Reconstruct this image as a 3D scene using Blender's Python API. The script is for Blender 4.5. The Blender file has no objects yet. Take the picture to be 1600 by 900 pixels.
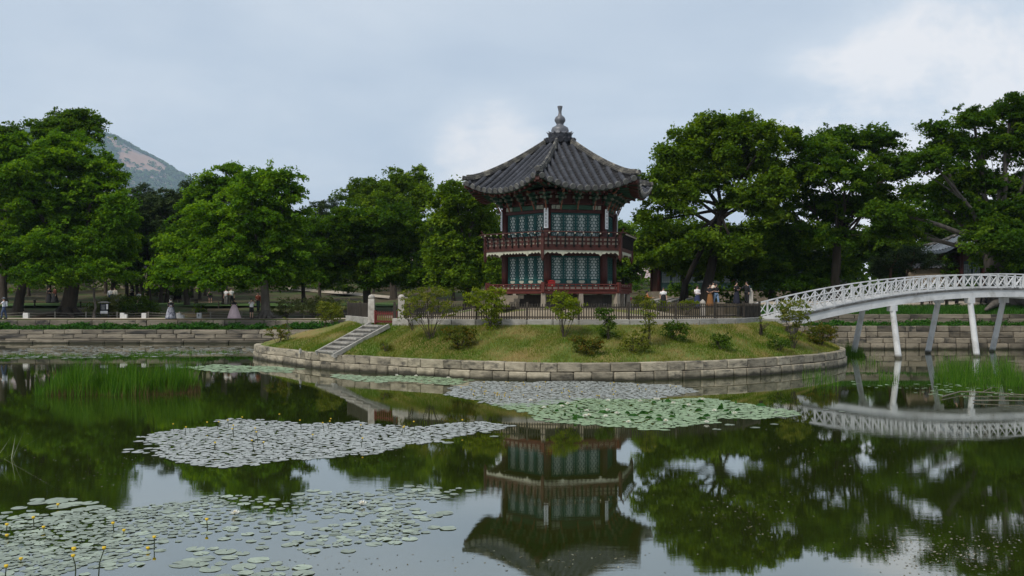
import bpy, math, random
import numpy as np
from mathutils import Vector, Matrix
random.seed(7)
rng = np.random.default_rng(7)
S = bpy.context.scene
COL = S.collection
PI = math.pi
F, HZ, CAMH = 1500.0, 465.0, 3.5          # focal length and horizon row of the photograph, eye height over the water

# ---------------------------------------------------------------- camera, sky, sun, exposure
cam = bpy.data.cameras.new('camera'); camo = bpy.data.objects.new('camera', cam); COL.objects.link(camo)
camo.location = (0, 0, CAMH); camo.rotation_euler = (PI/2, 0, 0)
cam.sensor_width = 36.0; cam.lens = F/1600*36.0; cam.shift_y = (HZ-450)/1600
cam.clip_start = 0.1; cam.clip_end = 30000
S.camera = camo

SUN_AZ, SUN_EL = math.radians(222), math.radians(52)      # azimuth clockwise from +Y
w = bpy.data.worlds.new('World'); S.world = w; w.use_nodes = True
nt = w.node_tree; nt.nodes.clear()
def N(tree, t, **kw):
    n = tree.nodes.new(t)
    for k, v in kw.items():
        if hasattr(n, k): setattr(n, k, v)
        else: n.inputs[k].default_value = v
    return n
L = nt.links.new
tc = N(nt, 'ShaderNodeTexCoord')
sky = N(nt, 'ShaderNodeTexSky'); sky.sky_type = 'NISHITA'; sky.sun_disc = False
sky.sun_elevation = SUN_EL; sky.sun_rotation = SUN_AZ; sky.dust_density = 2.0; sky.air_density = 1.0
sep = N(nt, 'ShaderNodeSeparateXYZ'); L(tc.outputs['Generated'], sep.inputs[0])
def M(op, a=None, b=None, c=None, clamp=False):
    n = nt.nodes.new('ShaderNodeMath'); n.operation = op; n.use_clamp = clamp
    for i, v in enumerate((a, b, c)):
        if v is None: continue
        if isinstance(v, (int, float)): n.inputs[i].default_value = v
        else: L(v, n.inputs[i])
    return n.outputs[0]
# cloud deck: directions projected on a high plane so that the layers flatten towards the horizon
den = M('ADD', M('MAXIMUM', sep.outputs['Z'], 0.0), 0.16)
cx = M('DIVIDE', sep.outputs['X'], den); cy = M('DIVIDE', sep.outputs['Y'], den)
cmb = N(nt, 'ShaderNodeCombineXYZ'); L(cx, cmb.inputs[0]); L(cy, cmb.inputs[1])
n1 = N(nt, 'ShaderNodeTexNoise', Scale=0.95, Detail=7.0, Roughness=0.52, Distortion=0.4); L(cmb.outputs[0], n1.inputs['Vector'])
n2 = N(nt, 'ShaderNodeTexNoise', Scale=2.3, Detail=8.0, Roughness=0.55, Distortion=0.2); L(cmb.outputs[0], n2.inputs['Vector'])
# brighter breaks in the deck: two banks of white cloud, each round a direction of its own
def bank(dx, dy, dz, c0, c1):
    v = Vector((dx, dy, dz)).normalized()
    d = N(nt, 'ShaderNodeVectorMath', operation='DOT_PRODUCT'); L(tc.outputs['Generated'], d.inputs[0]); d.inputs[1].default_value = v
    mr = N(nt, 'ShaderNodeMapRange', interpolation_type='SMOOTHSTEP'); L(d.outputs['Value'], mr.inputs['Value'])
    mr.inputs['From Min'].default_value = c0; mr.inputs['From Max'].default_value = c1
    return mr.outputs[0]
b1 = bank(0.44, 1, 0.135, 0.978, 0.9945)
b2 = bank(-0.03, 1, 0.14, 0.9962, 0.9995)
bb = M('MAXIMUM', b1, M('MULTIPLY', b2, 0.55))
nz3 = N(nt, 'ShaderNodeTexNoise', Scale=5.0, Detail=8.0, Roughness=0.6, Distortion=0.3); L(tc.outputs['Generated'], nz3.inputs['Vector'])
edge = M('MULTIPLY', M('ADD', M('MULTIPLY', nz3.outputs[0], 2.6), -0.75, clamp=True), bb)
lumi = M('ADD', M('ADD', M('MULTIPLY_ADD', n1.outputs[0], 1.0, -0.17), M('MULTIPLY', n2.outputs[0], 0.34)), M('MULTIPLY', edge, 0.62))
cr = N(nt, 'ShaderNodeValToRGB'); L(lumi, cr.inputs[0])
el = cr.color_ramp.elements
el[0].position = 0.30; el[0].color = (0.52, 0.603, 0.712, 1)
el[1].position = 0.84; el[1].color = (0.98, 0.955, 0.94, 1)
e = el.new(0.50); e.color = (0.605, 0.68, 0.77, 1)
e = el.new(0.66); e.color = (0.70, 0.76, 0.83, 1)
cl = N(nt, 'ShaderNodeVectorMath', operation='SCALE'); L(cr.outputs[0], cl.inputs[0]); cl.inputs['Scale'].default_value = 9.9
mx = N(nt, 'ShaderNodeMix', data_type='RGBA'); mx.inputs[0].default_value = 0.90
L(sky.outputs[0], mx.inputs[6]); L(cl.outputs[0], mx.inputs[7])
bg = N(nt, 'ShaderNodeBackground', Strength=0.1); L(mx.outputs[2], bg.inputs[0])
wo = N(nt, 'ShaderNodeOutputWorld'); L(bg.outputs[0], wo.inputs[0])

sl = bpy.data.lights.new('sun', 'SUN'); sl.energy = 2.7; sl.angle = math.radians(12); sl.color = (1.0, 0.94, 0.84)
so = bpy.data.objects.new('sun', sl); COL.objects.link(so)
sd = Vector((math.sin(SUN_AZ)*math.cos(SUN_EL), math.cos(SUN_AZ)*math.cos(SUN_EL), math.sin(SUN_EL)))
so.rotation_euler = sd.to_track_quat('Z', 'Y').to_euler(); so.location = (0, 0, 60)
S.view_settings.view_transform = 'Standard'; S.view_settings.look = 'None'
S.view_settings.exposure = 0.10; S.view_settings.gamma = 1.0
S.view_settings.use_curve_mapping = False
try:
    S.cycles.use_denoising = True; S.cycles.max_bounces = 8; S.cycles.volume_bounces = 0
    S.cycles.transparent_max_bounces = 8; S.cycles.diffuse_bounces = 3; S.cycles.glossy_bounces = 3
except Exception: pass

# ---------------------------------------------------------------- materials
MATS = {}
def pmat(name, c1, c2=None, scale=4.0, rough=0.8, bump=0.0, bscale=None, c3=None, s3=1.0, t3=(0.5, 0.65), rnd=0.0, wet=None, spec=0.3, metal=0.0, detail=5.0, stretch=None, coords='Object'):
    """noise-mixed colours c1..c2, blotches of c3, per-object value variation rnd, noise bump"""
    m = bpy.data.materials.new(name); m.use_nodes = True; t = m.node_tree; t.nodes.clear()
    l = t.links.new
    out = N(t, 'ShaderNodeOutputMaterial'); p = N(t, 'ShaderNodeBsdfPrincipled'); l(p.outputs[0], out.inputs[0])
    p.inputs['Roughness'].default_value = rough; p.inputs['Specular IOR Level'].default_value = spec; p.inputs['Metallic'].default_value = metal
    co = N(t, 'ShaderNodeTexCoord').outputs[coords]
    if stretch:
        mp = N(t, 'ShaderNodeMapping'); mp.inputs['Scale'].default_value = stretch; l(co, mp.inputs[0]); co = mp.outputs[0]
    c2 = c2 or c1
    if rnd:
        oi = N(t, 'ShaderNodeObjectInfo')
        ad = N(t, 'ShaderNodeVectorMath', operation='ADD'); l(co, ad.inputs[0])
        cx_ = N(t, 'ShaderNodeVectorMath', operation='SCALE'); l(oi.outputs['Location'], cx_.inputs[0]); cx_.inputs['Scale'].default_value = 3.7
        l(cx_.outputs[0], ad.inputs[1]); co = ad.outputs[0]
    nz = N(t, 'ShaderNodeTexNoise', Scale=scale, Detail=detail, Roughness=0.6); l(co, nz.inputs['Vector'])
    r = N(t, 'ShaderNodeValToRGB'); l(nz.outputs[0], r.inputs[0])
    r.color_ramp.elements[0].position = 0.32; r.color_ramp.elements[1].position = 0.68
    r.color_ramp.elements[0].color = (*c1, 1); r.color_ramp.elements[1].color = (*c2, 1)
    col = r.outputs[0]
    if c3:
        nb = N(t, 'ShaderNodeTexNoise', Scale=s3, Detail=6.0, Roughness=0.65); l(co, nb.inputs['Vector'])
        mr = N(t, 'ShaderNodeMapRange'); l(nb.outputs[0], mr.inputs[0]); mr.inputs[1].default_value = t3[0]; mr.inputs[2].default_value = t3[1]
        mxx = N(t, 'ShaderNodeMix', data_type='RGBA'); l(mr.outputs[0], mxx.inputs[0]); l(col, mxx.inputs[6]); mxx.inputs[7].default_value = (*c3, 1)
        col = mxx.outputs[2]
    if rnd:
        hv = N(t, 'ShaderNodeHueSaturation'); l(col, hv.inputs['Color'])
        mr2 = N(t, 'ShaderNodeMapRange'); l(oi.outputs['Random'], mr2.inputs[0]); mr2.inputs[3].default_value = 1-rnd; mr2.inputs[4].default_value = 1+rnd
        l(mr2.outputs[0], hv.inputs['Value']); col = hv.outputs[0]
    if wet:      # damp, algae-dark foot of the stones just above the water
        ge = N(t, 'ShaderNodeNewGeometry'); sx_ = N(t, 'ShaderNodeSeparateXYZ'); l(ge.outputs['Position'], sx_.inputs[0])
        nw = N(t, 'ShaderNodeTexNoise', Scale=1.7, Detail=4.0); l(ge.outputs['Position'], nw.inputs['Vector'])
        ma = N(t, 'ShaderNodeMath', operation='MULTIPLY_ADD'); l(nw.outputs[0], ma.inputs[0]); ma.inputs[1].default_value = -0.24; l(sx_.outputs['Z'], ma.inputs[2])
        mw_ = N(t, 'ShaderNodeMapRange'); l(ma.outputs[0], mw_.inputs[0]); mw_.inputs[1].default_value = -0.06; mw_.inputs[2].default_value = 0.10; mw_.inputs[3].default_value = 1.0; mw_.inputs[4].default_value = 0.0
        mq = N(t, 'ShaderNodeMix', data_type='RGBA'); l(mw_.outputs[0], mq.inputs[0]); l(col, mq.inputs[6]); mq.inputs[7].default_value = (*wet, 1); col = mq.outputs[2]
    l(col, p.inputs['Base Color'])
    if bump:
        nb2 = N(t, 'ShaderNodeTexNoise', Scale=bscale or scale*3, Detail=6.0); l(co, nb2.inputs['Vector'])
        b = N(t, 'ShaderNodeBump', Strength=min(1.0, bump), Distance=0.05 if bump <= 1 else 0.05*bump); l(nb2.outputs[0], b.inputs['Height']); l(b.outputs[0], p.inputs['Normal'])
    MATS[name] = m
    return m
def leafmat(name, dark, mid, light, transl=0.48, gloss=0.07):
    """leaf faces coloured by a random number kept on each face, part of the light passing through"""
    m = bpy.data.materials.new(name); m.use_nodes = True; t = m.node_tree; t.nodes.clear(); l = t.links.new
    out = N(t, 'ShaderNodeOutputMaterial')
    at = N(t, 'ShaderNodeAttribute'); at.attribute_name = 'tint'
    r = N(t, 'ShaderNodeValToRGB'); l(at.outputs['Fac'], r.inputs[0])
    r.color_ramp.elements[0].color = (*dark, 1); r.color_ramp.elements[1].color = (*light, 1)
    e_ = r.color_ramp.elements.new(0.5); e_.color = (*mid, 1)
    p = N(t, 'ShaderNodeBsdfPrincipled'); p.inputs['Roughness'].default_value = 0.55; p.inputs['Specular IOR Level'].default_value = gloss
    l(r.outputs[0], p.inputs['Base Color'])
    tr = N(t, 'ShaderNodeBsdfTranslucent')
    hs = N(t, 'ShaderNodeHueSaturation', Saturation=1.15, Value=1.3); hs.inputs['Hue'].default_value = 0.485; l(r.outputs[0], hs.inputs['Color']); l(hs.outputs[0], tr.inputs[0])
    ms = N(t, 'ShaderNodeMixShader'); ms.inputs[0].default_value = transl; l(p.outputs[0], ms.inputs[1]); l(tr.outputs[0], ms.inputs[2]); l(ms.outputs[0], out.inputs[0])
    MATS[name] = m; return m

# ---------------------------------------------------------------- mesh and object helpers
def link(o, parent=None):
    COL.objects.link(o)
    if parent is not None: o.parent = parent
    return o
def tag(o, label=None, cat=None, group=None, kind=None):
    if label: o['label'] = label
    if cat: o['category'] = cat
    if group: o['group'] = group
    if kind: o['kind'] = kind
    return o
def empty(name, loc, label, cat, group=None, rz=0.0):
    o = bpy.data.objects.new(name, None); o.empty_display_size = 0.2; link(o)
    o.location = loc; o.rotation_euler = (0, 0, rz)
    return tag(o, label, cat, group)
class MB:
    """collects shapes into one mesh"""
    def __init__(s): s.v = []; s.f = []; s.m = []
    def add(s, vs, fs, mi=0):
        b = len(s.v); s.v.extend([tuple(q) for q in vs]); s.f.extend([tuple(b+i for i in q) for q in fs]); s.m.extend([mi]*len(fs)); return s
    def box(s, c, d, mtx=None, mi=0, taper=1.0):
        x, y, z = d[0]/2, d[1]/2, d[2]/2
        vs = [Vector((sx*x*(taper if sz > 0 else 1), sy*y*(taper if sz > 0 else 1), sz*z)) for sz in (-1, 1) for sy in (-1, 1) for sx in (-1, 1)]
        if mtx: vs = [mtx @ q for q in vs]
        vs = [q+Vector(c) for q in vs]
        return s.add(vs, [(0,2,3,1),(4,5,7,6),(0,1,5,4),(2,6,7,3),(0,4,6,2),(1,3,7,5)], mi)
    def beam(s, a, b, wd, h, mi=0, up=(0,0,1)):
        a, b = Vector(a), Vector(b); t = (b-a)
        if t.length < 1e-6: return s
        t.normalize(); u = Vector(up)
        if abs(t.dot(u)) > 0.98: u = Vector((0,1,0))
        x = t.cross(u).normalized(); z = x.cross(t)
        vs = [p+x*sx*wd/2+z*sz*h/2 for p in (a, b) for sz in (-1,1) for sx in (-1,1)]
        return s.add(vs, [(0,1,3,2),(4,6,7,5),(0,4,5,1),(2,3,7,6),(0,2,6,4),(1,5,7,3)], mi)
    def tube(s, pts, rad, n=8, cap=True, mi=0, flat=1.0):
        pts = [Vector(p) for p in pts]
        if isinstance(rad, (int, float)): rad = [rad]*len(pts)
        vs = []; up = Vector((0.13, 0.31, 0.94)).normalized()
        for i, p in enumerate(pts):
            t = (pts[min(i+1, len(pts)-1)]-pts[max(i-1, 0)])
            t = t.normalized() if t.length > 1e-9 else Vector((0,0,1))
            x = t.cross(up if abs(t.dot(up)) < 0.97 else Vector((1,0,0))).normalized(); y = t.cross(x)
            for k in range(n):
                a = 2*PI*k/n; vs.append(p+(x*math.cos(a)+y*math.sin(a)*flat)*rad[i])
        fs = [(i*n+k, i*n+(k+1)%n, (i+1)*n+(k+1)%n, (i+1)*n+k) for i in range(len(pts)-1) for k in range(n)]
        if cap: fs += [tuple(range(n-1, -1, -1)), tuple((len(pts)-1)*n+k for k in range(n))]
        return s.add(vs, fs, mi)
    def lathe(s, prof, n=16, c=(0,0,0), mi=0, sx=1.0, sy=1.0, fn=None):
        vs = []
        for i, (r, z) in enumerate(prof):
            for k in range(n):
                a = 2*PI*k/n; rr = max(r, 1e-4)*(fn(a, i) if fn else 1)
                vs.append((c[0]+rr*math.cos(a)*sx, c[1]+rr*math.sin(a)*sy, c[2]+z))
        fs = [(i*n+k, i*n+(k+1)%n, (i+1)*n+(k+1)%n, (i+1)*n+k) for i in range(len(prof)-1) for k in range(n)]
        fs += [tuple(range(n-1, -1, -1)), tuple((len(prof)-1)*n+k for k in range(n))]
        return s.add(vs, fs, mi)
    def prism(s, poly, z0, z1, mi=0):
        n = len(poly); vs = [(x, y, z0) for x, y in poly]+[(x, y, z1) for x, y in poly]
        fs = [tuple(range(n-1, -1, -1)), tuple(range(n, 2*n))]+[(i, (i+1)%n, n+(i+1)%n, n+i) for i in range(n)]
        return s.add(vs, fs, mi)
    def mesh(s, name, mats, smooth=False):
        me = bpy.data.meshes.new(name); me.from_pydata(s.v, [], s.f)
        for m_ in (mats if isinstance(mats, (list, tuple)) else [mats]): me.materials.append(m_)
        if len(set(s.m)) > 1: me.polygons.foreach_set('material_index', s.m)
        if smooth: me.polygons.foreach_set('use_smooth', [True]*len(me.polygons))
        me.update(); return me
    def build(s, name, mats, parent=None, smooth=False, loc=None):
        o = bpy.data.objects.new(name, s.mesh(name, mats, smooth)); link(o, parent)
        if loc is not None: o.location = loc
        return o
def inst(name, mesh, mtx, parent=None):
    o = bpy.data.objects.new(name, mesh); link(o, parent); o.matrix_local = mtx; return o
def np_mesh(name, V, Fq, mat, attr=None, smooth=False):
    """V (n,3), Fq (m,k) faces of k corners, attr (m,) kept per face as 'tint'"""
    me = bpy.data.meshes.new(name); k = Fq.shape[1]; m = len(Fq)
    me.vertices.add(len(V)); me.vertices.foreach_set('co', np.ascontiguousarray(V, dtype=np.float32).ravel())
    me.loops.add(m*k); me.loops.foreach_set('vertex_index', np.ascontiguousarray(Fq, dtype=np.int32).ravel())
    me.polygons.add(m); me.polygons.foreach_set('loop_start', np.arange(0, m*k, k, dtype=np.int32))
    try: me.polygons.foreach_set('loop_total', np.full(m, k, dtype=np.int32))
    except Exception: pass
    if smooth: me.polygons.foreach_set('use_smooth', np.ones(m, dtype=bool))
    if attr is not None:
        a = me.attributes.new('tint', 'FLOAT', 'FACE'); a.data.foreach_set('value', np.ascontiguousarray(attr, dtype=np.float32))
    me.materials.append(mat); me.update(calc_edges=True); return me
def unit(a): return a/np.maximum(np.linalg.norm(a, axis=1, keepdims=True), 1e-9)
def leaf_faces(P, Nn, ln, wd, axis=None):
    """kite-shaped leaves at P facing Nn"""
    n = len(P); r_ = rng.normal(size=(n, 3)) if axis is None else axis
    u = unit(r_-(r_*Nn).sum(1)[:, None]*Nn); v = np.cross(Nn, u)
    ln = np.asarray(ln).reshape(-1, 1)*np.ones((n, 1)); wd = np.asarray(wd).reshape(-1, 1)*np.ones((n, 1))
    V = np.empty((n, 4, 3)); V[:, 0] = P-u*ln*.5; V[:, 1] = P+v*wd*.5-u*ln*.06; V[:, 2] = P+u*ln*.5-Nn*ln*.12; V[:, 3] = P-v*wd*.5-u*ln*.06
    return V.reshape(-1, 3), np.arange(4*n).reshape(n, 4)
def pix(px, py, Y): return Vector(((px-800)/F*Y, Y, CAMH-(py-HZ)/F*Y))
def smooth(a, b, x):
    t = np.clip((np.asarray(x, dtype=float)-a)/(b-a), 0, 1); return t*t*(3-2*t)
# ================================================================ SETTING: ground, pond, island, walls
m_soil = pmat('soil', (0.050,0.037,0.020), (0.082,0.064,0.032), 0.9, 0.95, 0.4, 6, c3=(0.045,0.068,0.014), s3=0.25, t3=(0.48,0.6))
m_path = pmat('sandy_path', (0.34,0.29,0.23), (0.44,0.38,0.30), 1.2, 0.95, 0.2, 14)
m_lawn = pmat('lawn', (0.035,0.075,0.012), (0.055,0.10,0.018), 1.2, 0.95, 0.5, 30)
m_bank = pmat('bank_turf', (0.15,0.12,0.035), (0.25,0.18,0.065), 0.9, 0.95, 0.6, 18, c3=(0.085,0.125,0.02), s3=0.45, t3=(0.39,0.55), detail=8)
m_stone = pmat('granite', (0.20,0.175,0.128), (0.34,0.30,0.225), 3.0, 0.85, 0.5, 12, wet=(.03,.028,.018), c3=(0.045,0.042,0.036), s3=1.3, t3=(0.50,0.68), rnd=0.36)
m_stone_d = pmat('granite_weathered', (0.13,0.112,0.086), (0.26,0.228,0.175), 1.6, 0.9, 0.5, 9, wet=(.03,.028,.018), c3=(0.035,0.033,0.03), s3=0.8, t3=(0.48,0.64), rnd=0.38)
m_stone_w = pmat('granite_pale', (0.24,0.228,0.202), (0.35,0.335,0.305), 4.0, 0.8, 0.3, 20, c3=(0.16,0.15,0.13), s3=1.1, t3=(0.52,0.72), rnd=0.14)
m_pier = pmat('granite_post', (0.34,0.31,0.27), (0.46,0.43,0.39), 5.0, 0.8, 0.3, 25, c3=(0.15,0.13,0.11), s3=1.5, t3=(0.55,0.75), rnd=0.1)

def ybank(x): return 73.5-8.8*smooth(-10, 16, x)
D_ROWS = [-0.02, 0.04, 0.9, 0.95, 1.9, 2.95, 3.05, 6.6, 7.4, 10, 13, 15, 18, 22, 25, 29, 34, 40, 48, 58, 70, 90, 120, 200, 400, 1500]
ZL = [-1.2, -0.9, -0.8, 0.93, 1.05, 1.12, 1.78, 1.80, 1.86, 2.10, 2.45, 2.6, 2.75, 2.85, 3.0, 3.15, 3.4, 3.9, 4.8, 5.6, 6.5, 8, 9, 9, 9, 9]
ZR = [-1.2, -0.9, -0.8, 1.50, 1.62, 1.75, 2.30, 2.95, 3.02, 3.08, 3.1, 3.1, 3.1, 3.1, 3.15, 3.2, 3.3, 3.4, 3.7, 4.2, 5, 6, 7, 7, 7, 7]
def gz(x, y):
    """height of the ground on the banks"""
    d = y-ybank(x); wr = float(smooth(-10, 16, x))
    if d < 0: return 1.9 if (y < 4 or abs(x) > 58) else -1.2
    return float(np.interp(d, D_ROWS, ZL))*(1-wr)+float(np.interp(d, D_ROWS, ZR))*wr
xs = sorted(set([-900, -400, -200, -120, -80, -58.3, -58.2, 58.2, 58.3, 80, 120, 200, 400, 900]+list(np.arange(-56, 57, 2.0))))
ys_near = [-300, -60, 0, 3.6, 3.9]
mb = MB(); rows = []
for yy in ys_near:
    rows.append([(x, yy, 1.9 if (yy < 3.7 or abs(x) > 58.25) else -1.2) for x in xs])
for yy in (20, 40):
    rows.append([(x, yy, 1.9 if abs(x) > 58.25 else -1.2) for x in xs])
for j, d in enumerate(D_ROWS):
    row = []
    for x in xs:
        wr = float(smooth(-10, 16, x)); z = ZL[j]*(1-wr)+ZR[j]*wr
        if abs(x) > 58.25 and d < 0.9: z = 1.9
        if d > 8: z += 0.10*math.sin(x*0.31+d*0.4)+0.06*math.sin(x*0.83-d*0.27)
        row.append((x, float(ybank(x))+d, z))
    rows.append(row)
nx = len(xs)
mb.add([p for r in rows for p in r], [(j*nx+i, j*nx+i+1, (j+1)*nx+i+1, (j+1)*nx+i) for j in range(len(rows)-1) for i in range(nx-1)])
tag(mb.build('ground', m_soil), 'brown earth and worn turf of the park banks round the pond', kind='structure')

def strip(name, x0, x1, d0, d1, mat, label, n=40, lift=0.012, wob=0.0):
    v = []; dd = [d0+(d1-d0)*k/6 for k in range(7)]
    for i in range(n+1):
        x = x0+(x1-x0)*i/n
        for k, d in enumerate(dd):
            e = wob*math.sin(x*0.7+k)*(1 if k in (0, 6) else 0)
            y = float(ybank(x))+d+e
            v.append((x, y, gz(x, y)+lift+(0.12 if d > 8 else 0)))
    mb = MB(); mb.add(v, [(i*7+k, (i+1)*7+k, (i+1)*7+k+1, i*7+k+1) for i in range(n) for k in range(6)])
    return tag(mb.build(name, mat), label, kind='structure')
strip('path', -70, -4, 3.35, 6.5, m_path, 'pale sandy path along the top of the left bank')
strip('path', 18, 56, 6.2, 13.0, m_path, 'sandy path under the trees beyond the bridge')
strip('lawn', -70, -10, 15.0, 22.0, m_lawn, 'mown lawn behind the left path', wob=0.4)
strip('lawn', 17.5, 56, 2.2, 5.6, m_lawn, 'green grass slope on the right bank')
# ---- water: dark and turbid, mirror-like at grazing angles, small ripples
mw = bpy.data.materials.new('pond_water'); mw.use_nodes = True; t = mw.node_tree; t.nodes.clear(); l = t.links.new
out = N(t, 'ShaderNodeOutputMaterial')
dif = N(t, 'ShaderNodeBsdfDiffuse'); dif.inputs[0].default_value = (0.019, 0.027, 0.004, 1)
glo = N(t, 'ShaderNodeBsdfGlossy'); glo.inputs['Roughness'].default_value = 0.012; glo.inputs[0].default_value = (0.97, 0.98, 0.96, 1)
fr = N(t, 'ShaderNodeFresnel', IOR=1.5)
co = N(t, 'ShaderNodeTexCoord').outputs['Object']
mp = N(t, 'ShaderNodeMapping'); mp.inputs['Scale'].default_value = (0.8, 2.6, 1); l(co, mp.inputs[0])
na = N(t, 'ShaderNodeTexNoise', Scale=1.9, Detail=5.0, Roughness=0.62); l(mp.outputs[0], na.inputs['Vector'])
nb = N(t, 'ShaderNodeTexNoise', Scale=0.22, Detail=2.0); l(co, nb.inputs['Vector'])      # calm and ruffled patches
mr = N(t, 'ShaderNodeMapRange'); l(nb.outputs[0], mr.inputs[0]); mr.inputs[1].default_value = 0.45; mr.inputs[2].default_value = 0.68; mr.inputs[3].default_value = 0.35; mr.inputs[4].default_value = 1.5
ml = N(t, 'ShaderNodeMath', operation='MULTIPLY'); l(na.outputs[0], ml.inputs[0]); l(mr.outputs[0], ml.inputs[1])
bu = N(t, 'ShaderNodeBump', Strength=0.05, Distance=0.012); l(ml.outputs[0], bu.inputs['Height'])
for n_ in (glo, fr): l(bu.outputs[0], n_.inputs['Normal'])
fm = N(t, 'ShaderNodeMapRange'); l(fr.outputs[0], fm.inputs[0]); fm.inputs[3].default_value = 0.28; fm.inputs[4].default_value = 1.0
ms = N(t, 'ShaderNodeMixShader'); l(fm.outputs[0], ms.inputs[0]); l(dif.outputs[0], ms.inputs[1]); l(glo.outputs[0], ms.inputs[2]); l(ms.outputs[0], out.inputs[0])
mb = MB(); mb.add([(-58.25, 3.7, 0), (58.25, 3.7, 0), (58.25, 74.2, 0), (-58.25, 74.2, 0)], [(0, 1, 2, 3)])
tag(mb.build('pond_water', mw), 'still dark green pond reflecting trees, pavilion and sky', kind='structure')

# ---- island
IC = (2.0, 53.0)
OUT = [(-15.6,57.7),(-11.9,51),(-9.5,47.3),(-5.9,44.3),(-2.8,42.2),(2.1,40.2),(5.4,40.6),(9.2,42.1),(13.6,45.4),(17.2,49.6),(18.6,54.5),(17,60),(11,64.2),(3,66),(-6,65.2),(-13,62.5)]
FEN = [(-9.5,55.7),(-8.0,52.7),(-6.6,49.6),(-5.1,47.8),(-2.5,46.4),(0,45.9),(4.6,45.9),(8.8,47),(11.4,48.75),(14.4,52.7),(14.2,57),(11,60.5),(7,62.2),(2,63),(-5,61.8),(-8.5,59.5)]
def polar(pts):
    a = np.array([math.atan2(p[1]-IC[1], p[0]-IC[0]) for p in pts]); r = np.array([math.hypot(p[0]-IC[0], p[1]-IC[1]) for p in pts])
    o = np.argsort(a); a, r = a[o], r[o]
    A = np.concatenate([a-2*PI, a, a+2*PI]); R_ = np.concatenate([r, r, r])
    th = np.linspace(-PI, PI, 721); rr = np.interp(th, A, R_)
    k = np.hanning(31); k /= k.sum()
    return th, np.convolve(np.concatenate([rr[-16:-1], rr, rr[1:16]]), k, 'valid')
TH, RO = polar(OUT); _, RF = polar(FEN)
def r_out(a): return float(np.interp((a+PI) % (2*PI)-PI, TH, RO))
def r_fen(a): return float(np.interp((a+PI) % (2*PI)-PI, TH, RF))
PAV = Vector((2.6, 52.0, 0.0))
def iz(x, y):
    """height of the island's ground"""
    a = math.atan2(y-IC[1], x-IC[0]); r = math.hypot(x-IC[0], y-IC[1]); ro, rf = r_out(a)-0.3, r_fen(a)
    if r > ro+0.3: return -1.0
    if r > rf:
        tt = min(1, (ro-r)/(ro-rf))
        bump = 0.10*math.sin(x*1.3+y*0.7)*math.sin(y*1.1-x*0.5)*math.sin(PI*max(0, tt))
        return 0.72+1.50*(max(0, tt)**0.9)*(1-0.12*math.sin(PI*tt))+bump
    dp = math.hypot(x-PAV.x, y-PAV.y)
    if r > rf-1.3: return 2.20+0.20*float(smooth(.5, 1.3, rf-r))
    return 2.40+0.5*float(1-smooth(4.6, 6.6, dp))
mb = MB(); NA = 180; rings = []
fr_ = [1.0, 0.985]+[0.93, 0.86, 0.79, 0.72, 0.65, 0.58, 0.51, 0.44, 0.37, 0.3, 0.23, 0.16, 0.09, 0.03, 0.0]
for j, q in enumerate(fr_):
    for i in range(NA):
        a = 2*PI*i/NA; ro, rf = r_out(a)-0.3, r_fen(a); r = rf+(ro-rf)*q
        x, y = IC[0]+r*math.cos(a), IC[1]+r*math.sin(a)
        z = -1.0 if j == 0 else iz(x, y) if j > 1 else 0.72
        if j == 0: r = ro+0.05; x, y = IC[0]+r*math.cos(a), IC[1]+r*math.sin(a)
        rings.append((x, y, z))
nr = len(fr_)
for q in (0.985, 0.9, 0.8, 0.7, 0.6, 0.5, 0.4, 0.25, 0.1):
    for i in range(NA):
        a = 2*PI*i/NA; r = r_fen(a)*q; x, y = IC[0]+r*math.cos(a), IC[1]+r*math.sin(a)
        rings.append((x, y, iz(x, y)))
    nr += 1
fs = [(j*NA+i, j*NA+(i+1)%NA, (j+1)*NA+(i+1)%NA, (j+1)*NA+i) for j in range(nr-1) for i in range(NA)]+[tuple((nr-1)*NA+i for i in range(NA))]
mb.add(rings, fs)
tag(mb.build('island', m_bank, smooth=True), 'grassy round island bank in the middle of the pond', kind='structure')
# sandy yard inside the fence
mb = MB(); rr_ = []
for q in (0.97, 0.8, 0.6, 0.4, 0.2):
    for i in range(NA):
        a = 2*PI*i/NA; r = r_fen(a)*q; x, y = IC[0]+r*math.cos(a), IC[1]+r*math.sin(a); rr_.append((x, y, iz(x, y)+0.03))
mb.add(rr_, [(j*NA+i, j*NA+(i+1)%NA, (j+1)*NA+(i+1)%NA, (j+1)*NA+i) for j in range(4) for i in range(NA)])
m_yard = pmat('yard_sand', (0.20,0.165,0.115), (0.27,0.225,0.165), 1.5, 0.95, 0.2, 15)
tag(mb.build('yard', m_yard), 'sandy yard round the pavilion inside the fence', kind='structure')

# ---- stones: a few rough blocks of unit size, reused at many sizes
def stone_mesh(mat, seed, bev=0.06, rough=0.02):
    import bmesh
    r2 = random.Random(seed); bm = bmesh.new(); bmesh.ops.create_cube(bm, size=1.0)
    bmesh.ops.bevel(bm, geom=bm.edges[:], offset=bev, segments=1, affect='EDGES')
    for q in bm.verts: q.co += Vector((r2.uniform(-1, 1), r2.uniform(-1, 1), r2.uniform(-1, 1)))*rough
    me = bpy.data.meshes.new('stone'); bm.to_mesh(me); bm.free(); me.materials.append(mat); return me
ST = {k: [stone_mesh(m, 11*i+len(k), 0.06, 0.018) for i in range(4)] for k, m in (('a', m_stone), ('d', m_stone_d), ('w', m_stone_w))}
def put_stone(parent, kind, c, size, ang, name='stone', tilt=0.0):
    mtx = Matrix.Translation(c) @ Matrix.Rotation(ang, 4, 'Z') @ Matrix.Rotation(tilt, 4, 'X') @ Matrix.Diagonal((*size, 1))
    return inst(name, random.choice(ST[kind]), mtx, parent)
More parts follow.
